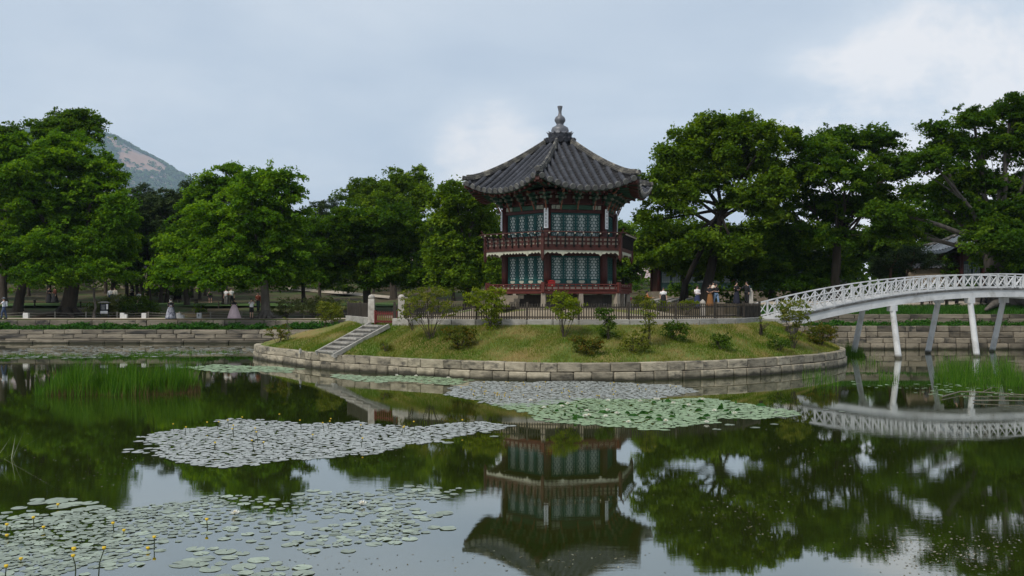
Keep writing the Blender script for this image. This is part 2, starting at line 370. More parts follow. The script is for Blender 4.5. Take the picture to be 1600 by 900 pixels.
# island retaining wall, two courses
iw = empty('retaining_wall', (0, 0, 0), 'low grey granite wall of two courses round the grassy island', 'wall')
def ring_course(parent, off, z0, z1, dep, lo, hi, kind, a0, a1, jit=0.015):
    a = a0
    while a < a1:
        ln = random.uniform(lo, hi); ra = r_out(a)+off; da = ln/ra; am = a+da/2
        p0 = Vector((IC[0]+(r_out(a)+off)*math.cos(a), IC[1]+(r_out(a)+off)*math.sin(a), 0))
        b = a+da; p1 = Vector((IC[0]+(r_out(b)+off)*math.cos(b), IC[1]+(r_out(b)+off)*math.sin(b), 0))
        tdir = (p1-p0); L_ = tdir.length; ang = math.atan2(tdir.y, tdir.x)
        n_ = Vector((tdir.y, -tdir.x, 0)).normalized(); c = (p0+p1)/2-n_*(dep/2-random.uniform(-jit, jit)); c.z = (z0+z1)/2+random.uniform(-.012, .012)
        put_stone(parent, kind, c, (L_-0.022, dep, z1-z0-0.018), ang)
        a = b
ring_course(iw, -0.04, 0.37, 0.76, 0.5, 0.62, 1.35, 'a', PI+0.02-0.75, 2*PI+0.45)
ring_course(iw, 0.03, -0.10, 0.37, 0.55, 0.65, 1.1, 'a', PI+0.02-0.75, 2*PI+0.45)
mb = MB()      # earth core behind the stones, also the rough far side
core = [(IC[0]+(r_out(2*PI*i/120)-0.22)*math.cos(2*PI*i/120), IC[1]+(r_out(2*PI*i/120)-0.22)*math.sin(2*PI*i/120)) for i in range(120)]
m_core = pmat('wall_core', (0.05,0.045,0.04), (0.09,0.08,0.07), 3, 0.95)
mb.prism(core, -0.9, 0.66); mb.build('core', m_core, iw)
# far bank walls
def bank_wall(label, x0, x1, courses, group=None, cat='wall'):
    wl = empty('retaining_wall', (0, 0, 0), label, cat)
    for (d, z0, z1, dep, lo, hi, kind) in courses:
        x = x0
        while x < x1:
            ln = random.uniform(lo, hi); xm = x+ln/2; y = float(ybank(xm))+d
            sl_ = (float(ybank(xm+.3))-float(ybank(xm-.3)))/0.6; ang = math.atan(sl_)
            put_stone(wl, kind, (xm, y+dep/2+random.uniform(-.02, .02), (z0+z1)/2+random.uniform(-.01, .01)), (ln/math.cos(ang)-0.03, dep, z1-z0-0.025), ang)
            x += ln
    return wl
bank_wall('stepped grey stone wall at the foot of the left bank', -46, -6, [(0.0, -0.2, 0.20, 1.0, 2.2, 3.6, 'd'), (0.25, 0.2, 0.36, 0.8, 1.6, 3.0, 'd'), (0.45, 0.36, 0.69, 0.6, 1.1, 2.4, 'd'), (0.55, 0.69, 1.03, 0.6, 1.3, 2.8, 'd')])
bank_wall('low upper stone wall under the sandy path on the left bank', -46, -6, [(2.85, 1.05, 1.72, 0.5, 0.8, 2.6, 'd')])
bank_wall('tall coursed stone wall at the waterline behind the bridge piers', 14, 44, [(0.0, -0.2, 0.42, 0.7, 0.8, 1.5, 'd'), (0.12, 0.42, 0.78, 0.7, 0.7, 1.4, 'd'), (0.45, 0.78, 1.18, 0.5, 0.6, 1.5, 'd'), (0.52, 1.18, 1.58, 0.5, 0.6, 1.4, 'd')])
bank_wall('upper stone wall of two courses above the terrace behind the bridge', 14, 44, [(2.72, 1.72, 2.03, 0.4, 0.8, 1.9, 'd'), (2.78, 2.03, 2.34, 0.4, 0.9, 2.2, 'd')])

# ---- far mountain (Y about 1200 m)
MY = 5000.0; MK = MY/2200
MX = [(-200,330),(-60,262),(20,232),(80,212),(120,207),(150,208),(175,213),(190,222),(200,228),(220,238),(240,247),(252,254),(265,264),(280,271),(300,283),(330,300),(400,325),(520,350),(700,372),(1000,385)]
RK = [(p-800)/F*1200 for p, _ in MX]; RZ = [CAMH+(HZ-q)/F*MY for _, q in MX]
def mz(x, y):
    x = x*1200/MY; d = (y-MY)*1200/MY; y = y*1200/MY; ridge = float(np.interp(x, RK, RZ))
    k = max(0.0, 1-(d/330)**2) if d < 0 else max(0, 1-(d/500)**2)
    k = k**0.8
    n_ = 5*math.sin(x*.045+y*.02)*math.sin(y*.037)+2.5*math.sin(x*.13)*math.sin(y*.11+x*.03)
    return ridge*k+MY/1200*n_*min(1, (1-k)*3+0.15)-6*(k < 0.01)
mb = MB(); gx = np.linspace(-1740*MK, 460*MK, 121); gy = np.linspace(1580*MK, 2750*MK, 60)
mb.add([(x, y, mz(x, y)) for y in gy for x in gx], [(j*121+i, j*121+i+1, (j+1)*121+i+1, (j+1)*121+i) for j in range(59) for i in range(120)])
m_mtn = pmat('mountain_rock', (0.27,0.165,0.115), (0.40,0.255,0.185), 0.0048, 0.95, 0.6, 0.015, c3=(0.17,0.15,0.15), s3=0.007, t3=(0.52,0.6), stretch=(1, 1, 0.35))
tag(mb.build('mountain', m_mtn, smooth=True), 'bare pinkish rock mountain rising behind the left trees', kind='structure')
m_far = leafmat('far_forest', (0.03,0.065,0.02), (0.05,0.10,0.025), (0.09,0.13,0.035), 0.1)
P = []; Sz = []
for i in range(400000):
    if len(P) >= 12000: break
    x = random.uniform(-1390*MK, 180*MK); y = random.uniform(1650*MK, 2265*MK); z = mz(x, y)
    px = 800+F*x/y; py = HZ-(z-CAMH)/y*F
    if z < 22*MK or not -220 < px < 360 or py > 325: continue
    # bare slab: below the skyline, between two slanting lines
    dlt = py-float(np.interp(px, [q[0] for q in MX], [q[1] for q in MX]))
    lim = np.interp(px, [150, 168, 185, 200, 215, 240, 252, 264], [0, 7, 24, 33, 30, 26, 15, 0])
    n_ = math.sin((x*.05+y*.027)/MK)*math.sin((y*.033-x*.022)/MK)
    if 150 < px < 262 and 1.0 < dlt < lim+5*n_ and random.random() > 0.03+0.25*(n_ > 0.6): continue
    P.append((x, y, z)); Sz.append(random.uniform(2.6, 5.2)*MK)
P = np.array(P); Sz = np.array(Sz); nP = len(P)
q = rng.normal(size=(nP, 5, 3)); q = q/np.linalg.norm(q, axis=2, keepdims=True); q[:, :, 2] = np.abs(q[:, :, 2])*1.2
PP = (P[:, None, :]+q*Sz[:, None, None]).reshape(-1, 3); NN = unit(q.reshape(-1, 3)+np.array([0, -.2, .4])+rng.normal(size=(nP*5, 3))*.3)
V_, F_ = leaf_faces(PP, NN, np.repeat(Sz, 5)*1.6, np.repeat(Sz, 5)*1.4)
tint = np.clip(np.repeat(rng.random(nP), 5)*.7+rng.random(nP*5)*.3, 0, 1)
o = bpy.data.objects.new('mountain_forest', np_mesh('mountain_forest', V_, F_, m_far, tint)); link(o)
tag(o, 'distant bluish green woods on the mountain slope', 'woods', kind='stuff')
# ================================================================ PAVILION
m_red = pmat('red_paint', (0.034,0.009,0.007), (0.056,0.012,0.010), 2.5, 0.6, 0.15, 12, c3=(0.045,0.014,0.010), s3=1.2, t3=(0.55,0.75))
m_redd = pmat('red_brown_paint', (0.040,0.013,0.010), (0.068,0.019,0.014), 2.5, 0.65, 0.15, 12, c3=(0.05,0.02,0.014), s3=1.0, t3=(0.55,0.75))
m_teal = pmat('teal_paint', (0.008,0.058,0.056), (0.013,0.085,0.080), 3, 0.6, 0.1, 12)
m_green = pmat('green_paint', (0.014,0.045,0.028), (0.026,0.075,0.042), 5, 0.65, 0.1, 12)
m_cream = pmat('cream_paint', (0.34,0.34,0.26), (0.46,0.45,0.36), 6, 0.7, 0.1, 12, c3=(0.2,0.19,0.15), s3=2, t3=(0.55,0.75))
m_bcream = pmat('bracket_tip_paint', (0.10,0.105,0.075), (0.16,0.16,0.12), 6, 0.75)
m_bcream2 = pmat('lintel_end_paint', (0.20,0.20,0.16), (0.30,0.30,0.24), 9, 0.75)
m_panelb = pmat('beige_panel', (0.30,0.25,0.20), (0.40,0.34,0.27), 6, 0.7)
m_ochre = pmat('ochre_paint', (0.16,0.055,0.03), (0.20,0.08,0.045), 6, 0.7)
m_paper = pmat('door_paper', (0.42,0.46,0.44), (0.54,0.575,0.55), 8, 0.8)
m_tile = pmat('roof_tile', (0.028,0.030,0.037), (0.060,0.064,0.077), 5, 0.75, 0.3, 20, c3=(0.15,0.152,0.158), s3=1.6, t3=(0.58,0.8), rnd=0.2, spec=0.25)
m_pan = pmat('pan_tile', (0.015,0.015,0.017), (0.034,0.034,0.037), 7, 0.9, 0.3, 20, c3=(0.12,0.117,0.11), s3=3, t3=(0.6,0.8))
m_ridge = pmat('ridge_tile', (0.034,0.034,0.037), (0.070,0.069,0.067), 8, 0.85, 0.3, 20, c3=(0.33,0.31,0.26), s3=2.6, t3=(0.5,0.7), rnd=0.2)
m_eave = pmat('eave_tile_end', (0.095,0.093,0.09), (0.17,0.167,0.158), 6, .8, .2, 15, rnd=.25)
m_mortar = pmat('ridge_mortar', (0.12,0.112,0.095), (0.18,0.168,0.145), 8, 0.9)
m_fin = pmat('finial', (0.07,0.075,0.09), (0.13,0.135,0.15), 5, 0.45, 0.15, 15, c3=(0.10,0.05,0.04), s3=3, t3=(0.6,0.75), spec=0.5)
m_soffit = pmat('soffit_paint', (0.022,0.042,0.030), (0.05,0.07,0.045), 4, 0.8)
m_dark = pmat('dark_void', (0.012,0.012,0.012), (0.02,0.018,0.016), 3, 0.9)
m_white = pmat('white_board', (0.66,0.66,0.68), (0.78,0.78,0.79), 4, 0.6)
m_ink = pmat('ink', (0.015,0.015,0.02), (0.02,0.02,0.03), 4, 0.7)
m_brass = pmat('pale_knob', (0.34,0.31,0.24), (0.44,0.40,0.32), 4, 0.5)
m_redbright = pmat('bright_red', (0.22,0.010,0.01), (0.28,0.014,0.012), 4, 0.45)

ZB = 2.90
m_plat = pmat('platform_stone', (0.17,0.14,0.105), (0.25,0.21,0.16), 2, .9, .3, 12)
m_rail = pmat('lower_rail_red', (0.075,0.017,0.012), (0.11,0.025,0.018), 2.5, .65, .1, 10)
pav = empty('pavilion', (PAV.x, PAV.y, ZB), 'two storey hexagonal wooden pavilion with grey tiled roof on the island', 'pavilion')
A0 = math.radians(-15)
def vdir(k): a = A0+k*PI/3; return Vector((math.sin(a), -math.cos(a), 0))
def FM(k): return Matrix.Rotation(A0+PI/6+k*PI/3, 4, 'Z')       # face frame: x along the face, -y outwards
def VM(k): return Matrix.Rotation(A0+k*PI/3, 4, 'Z')
def T3(x, y, z): return Matrix.Translation((x, y, z-ZB))
c30 = math.cos(PI/6)
def hexpoly(R): return [(vdir(k).x*R, vdir(k).y*R) for k in range(6)]
def hexslab(R, z0, z1, name, mat): mb = MB(); mb.prism(hexpoly(R), z0-ZB, z1-ZB); return mb.build(name, mat, pav)
# masonry base, posts, decks
hexslab(3.0, 2.55, 3.66, 'stone_base', m_core)
hexslab(4.9, 2.5, 2.98, 'stone_platform', m_plat)
pm = MB().box((0,0,0), (1,1,1), taper=0.86).mesh('stone_post', pmat('deck_post_stone', (.22,.185,.145), (.31,.27,.215), 5, .85, .3, 20))
for k in range(6):
    for q, rr in ((k, 3.92), (k+0.5, 3.92*c30)):
        inst('stone_post', pm, VM(q) @ T3(0, -rr, 3.32) @ Matrix.Diagonal((0.25, 0.25, 0.80, 1)), pav)
hexslab(4.05, 3.70, 3.86, 'lower_deck', m_rail)
hexslab(3.98, 5.74, 6.02, 'upper_deck', m_redd)
# columns through both storeys
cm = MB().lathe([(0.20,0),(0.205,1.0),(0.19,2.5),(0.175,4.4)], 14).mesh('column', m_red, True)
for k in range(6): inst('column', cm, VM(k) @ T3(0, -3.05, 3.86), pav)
# walls: frame beams of each face, doors with lattice
RW = 3.05; AP = RW*c30
def face_part(name, build, mat, smooth_=False):
    mb = MB(); build(mb); me = mb.mesh(name, mat, smooth_)
    return [inst(name, me, FM(k) @ Matrix.Translation((0, 0, -ZB)), pav) for k in range(6)]
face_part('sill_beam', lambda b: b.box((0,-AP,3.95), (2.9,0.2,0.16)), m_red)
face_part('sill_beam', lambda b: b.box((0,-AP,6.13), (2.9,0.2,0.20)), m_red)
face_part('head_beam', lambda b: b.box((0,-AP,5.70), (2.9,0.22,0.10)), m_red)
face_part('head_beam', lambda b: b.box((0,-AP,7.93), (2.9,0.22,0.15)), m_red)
face_part('lintel', lambda b: (b.box((0,-AP-.02,8.14), (1.7,0.24,0.22)),), m_green)
for q_, w_ in ((-1.0,.22),(1.0,.22),(-1.24,.18),(1.24,.18)): face_part('painted_lintel_end', lambda b: b.box((q_, -AP-.02, 8.14), (w_,0.245 if w_ > .2 else .235,0.20)), m_bcream2)
for q_, z_, s3_ in ((-.05,8.32,(3.0,.3,.09)),(-.3,8.93,(3.3,.16,.14)),(-.02,8.62,(2.8,.06,.5))): face_part('upper_beam', lambda b: b.box((0,-AP+q_,z_), s3_), m_redd)
DW = 0.655
def door_meshes(h, lat0):
    fr = MB(); s_ = 0.052
    fr.box((-DW/2+s_/2, 0, h/2), (s_, .06, h)); fr.box((DW/2-s_/2, 0, h/2), (s_, .06, h))
    for z_, hh in ((.035, .07), (lat0-.03, .06), (h-.04, .08), (lat0*.40, .04)): fr.box((0, 0.002, z_), (DW-2*s_, .055, hh))
    fr.box((0, 0.012, lat0/2), (DW-2*s_-.01, .02, lat0-.09))
    la = MB(); w_ = DW-2*s_; H_ = h-.08-lat0; n = 8; dz = H_/n
    for i in range(n+1): la.box((0, 0.004, lat0+i*dz), (w_, .02, .026))
    for i in range(n):
        z0 = lat0+i*dz
        xs_ = (-.5+1/3., .5-1/3.) if i % 2 else (-.32, 0.0, .32)
        for q in xs_: la.box((q*w_, 0.0, z0+dz/2), (.030, .022, dz-.026))
        for sx_ in (-1, 1):   # slanting bars that close the corners of each cell
            la.beam((sx_*w_*.5, .001, z0+.01), (sx_*w_*.2, .001, z0+dz-.01), .018, .022, up=(0,1,0))
    for sx_ in (-1, 1): la.box((sx_*w_*.40, -.002, lat0+H_/2), (.026, .024, H_-.03))
    pp = MB(); pp.box((0, .030, lat0+H_/2), (w_, .012, H_))
    mo = MB(); mo.lathe([(.0,-.004),(.17,-.002),(.17,.002),(0,.004)], 12, sy=.55)
    vs = [Matrix.Rotation(PI/2, 4, 'X') @ Vector(q) for q in mo.v]; mo.v = [(q.x, q.y-.012, q.z+lat0*.70) for q in vs]
    return fr.mesh('lattice_door', m_teal), la.mesh('lattice', m_teal), pp.mesh('paper', m_paper), mo.mesh('motif', m_cream)
for (z0, h, lat0) in ((4.03, 1.62, 0.42), (6.23, 1.62, 0.30)):
    ms_ = door_meshes(h, lat0)
    for k in range(6):
        for i in range(4):
            d = inst('lattice_door', ms_[0], FM(k) @ T3((i-1.5)*(DW+.008), -AP+.02, z0), pav)
            for nm, me in zip(('lattice', 'paper', 'motif'), ms_[1:]): inst(nm, me, Matrix.Identity(4), d)
# white plaques with brush writing on the upper columns
pl = MB().box((0,0,0), (.22,.035,1.02)).mesh('plaque', m_white)
ink = MB(); r2 = random.Random(5)
for i in range(5):
    zc = .38-i*.19
    ink.box((0,-.021, zc+.045), (.10,.005,.014)); ink.box((0.0,-.0215, zc), (.012,.005,.12)); ink.box((.0,-.0205, zc-.01), (.085,.005,.013)); ink.box((-.03,-.0211, zc-.04), (.014,.005,.05)); ink.box((.034,-.0213, zc-.035), (.013,.005,.055))
ink = ink.mesh('lettering', m_ink)
for k in range(6):
    p_ = inst('plaque', pl, VM(k) @ T3(-0.02, -3.27, 7.55), pav); inst('lettering', ink, Matrix.Identity(4), p_)

# ---- brackets under the eaves
bk = MB()
for i in range(3):
    z = 8.30+i*.2; o_ = .16+.2*i
    bk.beam((0, .1, z), (0, -o_-.16, z+.03), .11, .13, 0); bk.box((0, -o_-.20, z+.06), (.10, .16, .10), mi=1)
    wd = .30+.22*i
    bk.box((0, -o_*.9, z+.12), (wd, .10, .09), mi=0)
    for sx_ in (-1, 1): bk.box((sx_*wd*.5, -o_*.9-.004, z+.135), (.10, .12, .13), mi=1 if i % 2 else 2)
bk.tube([(0,-.62,8.86),(0,-.78,8.90),(0,-.92,9.02)], [.055,.05,.015], 5, mi=3)
bk.tube([(0,-.28,7.98),(0,-.36,8.18),(0,-.52,8.46)], [.03,.045,.02], 5, mi=3)
bk = bk.mesh('bracket', [m_green, m_bcream, m_redd, m_ochre])
for k in range(6):
    inst('bracket', bk, VM(k) @ T3(0, -3.05, 0) , pav)
    for x_ in (-.9, 0, .9): inst('bracket', bk, FM(k) @ T3(x_, -AP-.02, 0) @ Matrix.Diagonal((.9, 1, 1, 1)), pav)

# ---- roof
R0, R1 = 0.72, 5.36
def hipz(v): return 11.82-2.22*(1-(1-v)**1.42)
def surf(k, s_, v):
    """point of the roof: s along the face -1..1, v from the neck to the eave"""
    r = R0+(R1-R0)*v; a, b = vdir(k)*r, vdir(k+1)*r
    p = a.lerp(b, (s_+1)/2); dip = (1-abs(s_)**2.2)
    p = p*(1-0.035*dip*v*v)
    p.z = hipz(v)-0.66*v*v*dip-0.12*(v*(1-v))*dip-ZB
    return p
mb = MB()
for k in range(6):
    ni, nj = 12, 14; vs = [surf(k, -1+2*i/ni, j/nj)-Vector((0, 0, .12)) for j in range(nj+1) for i in range(ni+1)]
    mb.add(vs, [(j*(ni+1)+i, j*(ni+1)+i+1, (j+1)*(ni+1)+i+1, (j+1)*(ni+1)+i) for j in range(nj) for i in range(ni)])
roof = mb.build('roof', m_pan, pav)
# underside: closed soffit and the thickness of the eave
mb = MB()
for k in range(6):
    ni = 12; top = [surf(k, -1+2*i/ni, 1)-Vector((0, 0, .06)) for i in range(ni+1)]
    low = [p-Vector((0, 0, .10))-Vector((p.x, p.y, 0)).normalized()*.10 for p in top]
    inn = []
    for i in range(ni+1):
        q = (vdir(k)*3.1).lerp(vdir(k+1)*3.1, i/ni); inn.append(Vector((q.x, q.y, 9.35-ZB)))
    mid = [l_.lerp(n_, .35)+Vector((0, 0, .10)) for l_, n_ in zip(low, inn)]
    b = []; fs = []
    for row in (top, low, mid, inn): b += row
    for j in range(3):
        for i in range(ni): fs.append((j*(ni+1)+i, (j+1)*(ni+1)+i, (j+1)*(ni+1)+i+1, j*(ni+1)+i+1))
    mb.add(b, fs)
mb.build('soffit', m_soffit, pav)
# rafters in two tiers under each eave
mb = MB(); mb.tube([(0,0,0),(0,-1,0)], .5, 6); rme = mb.mesh('rafter', m_green)
mb = MB(); mb.box((0,-.5,0), (1,1,1)); rme2 = mb.mesh('flying_rafter', m_redd)
def seg_mtx(a, b, wd, hh):
    d = b-a; L_ = d.length; q = d.to_track_quat('-Y', 'Z')
    return Matrix.Translation(a) @ q.to_matrix().to_4x4() @ Matrix.Diagonal((wd, L_, hh, 1))
for k in range(6):
    for i in range(14):
        s_ = -0.93+1.86*i/13; e_ = surf(k, s_, 1); q = (vdir(k)*3.1).lerp(vdir(k+1)*3.1, (s_+1)/2); q.z = 9.20-ZB
        out_ = e_-Vector((0, 0, .24)); m1 = q.lerp(out_, .70)-Vector((0, 0, .02)); inst('rafter', rme, seg_mtx(q, m1, .13, .13), pav)
        m0 = q.lerp(out_, .5)+Vector((0, 0, .07)); m2 = q.lerp(out_, .955)+Vector((0, 0, .0)); inst('flying_rafter', rme2, seg_mtx(m0, m2, .10, .10), pav)
for k in range(6):
    e_ = surf(k, -1, 1)-Vector((0, 0, .22)); q = vdir(k)*3.0; q.z = 9.2-ZB
    MB().beam(q, q.lerp(e_, .97), .2, .2).build('hip_rafter', m_redd, pav)
# tiles: cover tiles one by one on the three faces in view, the rest and the pan tiles joined
ct = MB(); nn = 6
for j, (y_, r_) in enumerate(((0.0, .100), (-1.0, .118))):
    pass
vs = []
for (y_, r_) in ((0.03, .117), (-1.0, .124)):
    for i in range(nn+1):
        a = PI*i/nn; vs.append((math.cos(a)*r_, y_, math.sin(a)*r_*1.15-.03))
ct.add(vs, [(i, i+1, nn+2+i, nn+1+i) for i in range(nn)])
ctm = ct.mesh('cover_tile', m_tile, True)
cap = MB(); cap.tube([(0,.03,0),(0,-.035,0)], .15, 9); capm = cap.mesh('eave_tile', m_eave)
rest = MB(); SP = 0.405; nind = 0
def basis(a, b, nrm):
    y = (a-b).normalized(); x = y.cross(nrm).normalized(); z = x.cross(y)
    return x, y, z
for k in range(6):
    for i in range(-6, 7):
        u = i*SP
        v0 = max(0.02, (2*abs(u)/0.985-R0)/(R1-R0)+.03)
        # walk down the slope at constant distance u from the middle of the face
        def P_(v): 
            r = R0+(R1-R0)*v; return surf(k, max(-1, min(1, 2*u/r)), v)
        n_t = max(1, round((1-v0)*(R1-R0)*1.02/.37)); 
        for j in range(n_t):
            va, vb = v0+(1-v0)*j/n_t, v0+(1-v0)*(j+1)/n_t
            a, b = P_(va), P_(vb); fa = FM(k).to_3x3() @ Vector((1, 0, 0))
            x, y, z = basis(a, b, (fa.cross(a-b)).normalized())
            L_ = (a-b).length
            mtx = Matrix(((x.x, y.x*L_, z.x, a.x), (x.y, y.y*L_, z.y, a.y), (x.z, y.z*L_, z.z, a.z), (0, 0, 0, 1)))
            if k in (5, 0, 1) and nind < 297:
                inst('cover_tile', ctm, mtx, roof); nind += 1
            else: rest.add([mtx @ Vector(q) for q in ct.v], ct.f)
        e_ = P_(1.0); x, y, z = basis(P_(.97), e_, fa.cross(P_(.97)-e_).normalized())
        mtx = Matrix(((x.x, y.x, z.x, e_.x), (x.y, y.y, z.y, e_.y), (x.z, y.z, z.z, e_.z), (0, 0, 0, 1)))
        inst('eave_tile', capm, mtx @ Matrix.Translation((0, 0, .02)), roof)
tag(rest.build('cover_tile_field', m_tile, roof, True), kind='stuff')
pans = MB()
for k in range(6):
    for i in range(-7, 7):
        u = (i+.5)*SP
        v0 = max(0.03, (2*abs(u)/0.985-R0)/(R1-R0)+.06)
        if v0 > .97: continue
        n_t = max(1, int((1-v0)*(R1-R0)/.23))
        for j in range(n_t):
            va, vb = v0+(1-v0)*j/n_t, v0+(1-v0)*(j+1.06)/n_t; q = []
            for v, lift in ((va, .0), (vb, .04)):
                r = R0+(R1-R0)*v
                for du, dz in ((-.10, .0), (0, -.035), (.10, .0)):
                    p = surf(k, max(-1, min(1, 2*(u+du)/r)), min(v, 1.0)); q.append((p.x, p.y, p.z+dz+lift-.06))
            lo = [(a[0], a[1], a[2]-.07) for a in q[3:]]
            pans.add(q+lo, [(0,1,4,3),(1,2,5,4),(3,4,7,6),(4,5,8,7)])
tag(pans.build('pan_tile_field', m_pan, roof), kind='stuff')
# hip ridges: three stacked bands and a rounded top, end turned up
for k in range(6):
    pts = []
    for j in range(13):
        v = .03+.93*j/12; p = surf(k, -1, v); up_ = .10*max(0, (v-.8)/.2)**2; pts.append(p+Vector((0, 0, .02+up_)))
    out_d = vdir(k)
    hr = MB()
    def band(off, wd, hh, mi):
        vs = []; tx = Vector((-out_d.y, out_d.x, 0))
        for p in pts:
            for sz in (0, 1):
                for sx_ in (-1, 1): vs.append(p+tx*sx_*wd/2+Vector((0, 0, off+sz*hh)))
        fs = []
        for j in range(len(pts)-1):
            a, b = 4*j, 4*j+4; fs += [(a, a+1, b+1, b), (a+2, b+2, b+3, a+3), (a, b, b+2, a+2), (a+1, a+3, b+3, b+1)]
        fs += [(0, 2, 3, 1), (4*len(pts)-4, 4*len(pts)-3, 4*len(pts)-1, 4*len(pts)-2)]
        hr.add(vs, fs, mi)
    band(-.30, .16, .28, 2); band(-.02, .25, .09, 0); band(.07, .20, .035, 1); band(.105, .22, .05, 0); band(.155, .16, .03, 1)
    hr.tube([p+Vector((0, 0, .20)) for p in pts], .08, 8)
    h_ = hr.build('hip_ridge', [m_ridge, m_mortar, m_pan], roof)
    e_ = pts[-1]; MB().tube([e_+out_d*.02+Vector((0,0,.08)), e_+out_d*.22+Vector((0,0,.10))], [.12,.13], 10).build('ridge_end_tile', m_ridge, h_)
# neck under the finial: two rings of tile ends and a lotus collar
nk = MB(); nk.lathe([(.70,11.55-ZB),(.72,11.80-ZB),(.56,11.95-ZB),(.46,12.05-ZB),(.50,12.20-ZB),(.42,12.42-ZB)], 18)
neck = nk.build('roof_neck', m_pan, pav)
tt = MB(); tt.tube([(0,.2,.08),(0,-.08,0)], [.12,.155], 8); ttm = tt.mesh('collar_tile', m_tile)
for q in range(18): inst('collar_tile', ttm, Matrix.Rotation(2*PI*q/18, 4, 'Z') @ T3(0, -.76, 11.95), neck)
for q in range(16): inst('collar_tile', ttm, Matrix.Rotation(2*PI*q/16+.1, 4, 'Z') @ T3(0, -.55, 12.22) @ Matrix.Diagonal((.85,.85,.85,1)), neck)
fz = [(.58,12.30),(.62,12.36),(.50,12.40),(.47,12.46),(.48,12.56),(.43,12.70),(.27,12.79),(.19,12.85),(.20,12.92),(.29,13.05),(.295,13.15),(.24,13.27),(.12,13.36),(.088,13.45),(.085,13.58),(.11,13.72),(.145,13.84),(.13,13.87),(.06,13.83)]
fin = MB().lathe([(r_, z_-ZB) for r_, z_ in fz], 20).build('finial', m_fin, pav, True)
sp = MB(); sp.tube([(.55, 0, 12.36-ZB), (.66, 0, 12.38-ZB), (.74, 0, 12.46-ZB)], [.07,.05,.005], 5); spm = sp.mesh('lotus_petal', m_fin)
for q in range(12): inst('lotus_petal', spm, Matrix.Rotation(2*PI*q/12, 4, 'Z'), fin)
for q in range(0):
    a = 2*PI*q/12; sp.tube([(math.cos(a)*.55, math.sin(a)*.55, 12.36-ZB), (math.cos(a)*.66, math.sin(a)*.66, 12.38-ZB), (math.cos(a)*.74, math.sin(a)*.74, 12.46-ZB)], [.07,.05,.005], 5)

# ---- balconies
RB = 4.15; AB = RB*c30
fas = MB(); fas.box((0, -AB, 5.99), (RB*.995, .07, .20)); fasm = fas.mesh('fascia_board', m_redd)
# cream apron with a scalloped lower edge
ap = MB(); npt = 37; xs_ = np.linspace(-RB/2+.06, RB/2-.06, npt); zs_ = []
for i in range(npt):
    z = 5.80-.085*(i % 2)
    if i in (9, 27): z = 5.60
    if i in (8, 10, 26, 28): z = 5.72
    if i in (0, 36): z = 5.62
    zs_.append(z)
vs = []
for dy in (0, .035):
    for x_, z_ in zip(xs_, zs_): vs += [(x_, -AB+dy, 5.90), (x_, -AB+dy, z_)]
n2 = 2*npt; fs = []
for i in range(npt-1):
    a = 2*i; fs += [(a, a+1, a+3, a+2), (n2+a, n2+a+2, n2+a+3, n2+a+1), (a+1, n2+a+1, n2+a+3, a+3)]
apm = MB().add(vs, fs).mesh('scalloped_apron', m_cream)
Lr = RB-.16
rlm = [MB().box((0, -AB-.01, z_), (Lr, .07, .088)).mesh('rail', m_redd) for z_ in (6.14, 6.345, 6.545)]
stl = MB().box((0, -AB-.012, 6.34), (.085, .05, .36)).mesh('stile', m_redd)
def part_empty(name, mtx, parent):
    o = bpy.data.objects.new(name, None); o.empty_display_size = .2; link(o, parent); o.matrix_local = mtx; return o
bp = MB().box((0, -AB+.025, 6.34), (Lr-.1, .02, .40)).mesh('railing_panel', m_panelb)
hd = MB().tube([(-RB*.53, -AB-.27, 6.80), (RB*.53, -AB-.27, 6.80)], .032, 7).mesh('handrail', m_redd, True)
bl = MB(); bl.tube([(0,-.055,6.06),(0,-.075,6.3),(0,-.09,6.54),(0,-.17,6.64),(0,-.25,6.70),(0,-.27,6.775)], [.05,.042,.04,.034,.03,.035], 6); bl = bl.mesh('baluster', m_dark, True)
kn = MB().lathe([(.02,-.04),(.045,-.01),(.045,.02),(.02,.04)], 8).mesh('lotus_knob', m_brass, True)
for k in range(6):
    fx = FM(k) @ Matrix.Translation((0, 0, -ZB))
    inst('fascia_board', fasm, fx, pav); inst('scalloped_apron', apm, fx, pav)
    r_ = part_empty('balcony_railing', fx, pav)
    for me in rlm: inst('rail', me, Matrix.Identity(4), r_)
    for i in range(10): inst('stile', stl, Matrix.Translation(((i-4.5)*RB/9.2, 0, 0)), r_)
    inst('railing_panel', bp, Matrix.Identity(4), r_); inst('handrail', hd, Matrix.Identity(4), r_)
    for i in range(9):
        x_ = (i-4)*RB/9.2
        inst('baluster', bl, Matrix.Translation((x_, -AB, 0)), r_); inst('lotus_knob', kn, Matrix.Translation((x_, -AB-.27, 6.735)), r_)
cp = MB(); cp.tube([(0,-.02,5.35),(0,-.02,5.42),(0,-.02,5.5)], [.03,.06,.07], 6); cp.box((0,-.02,6.1), (.15,.15,1.22)); cp.tube([(0,-.03,6.7),(0,-.14,6.85),(0,-.26,7.02)], [.06,.045,.03], 6)
cpm = cp.mesh('corner_post', m_redd)
for k in range(6): inst('corner_post', cpm, VM(k) @ T3(0, -RB+.02, 0), pav)
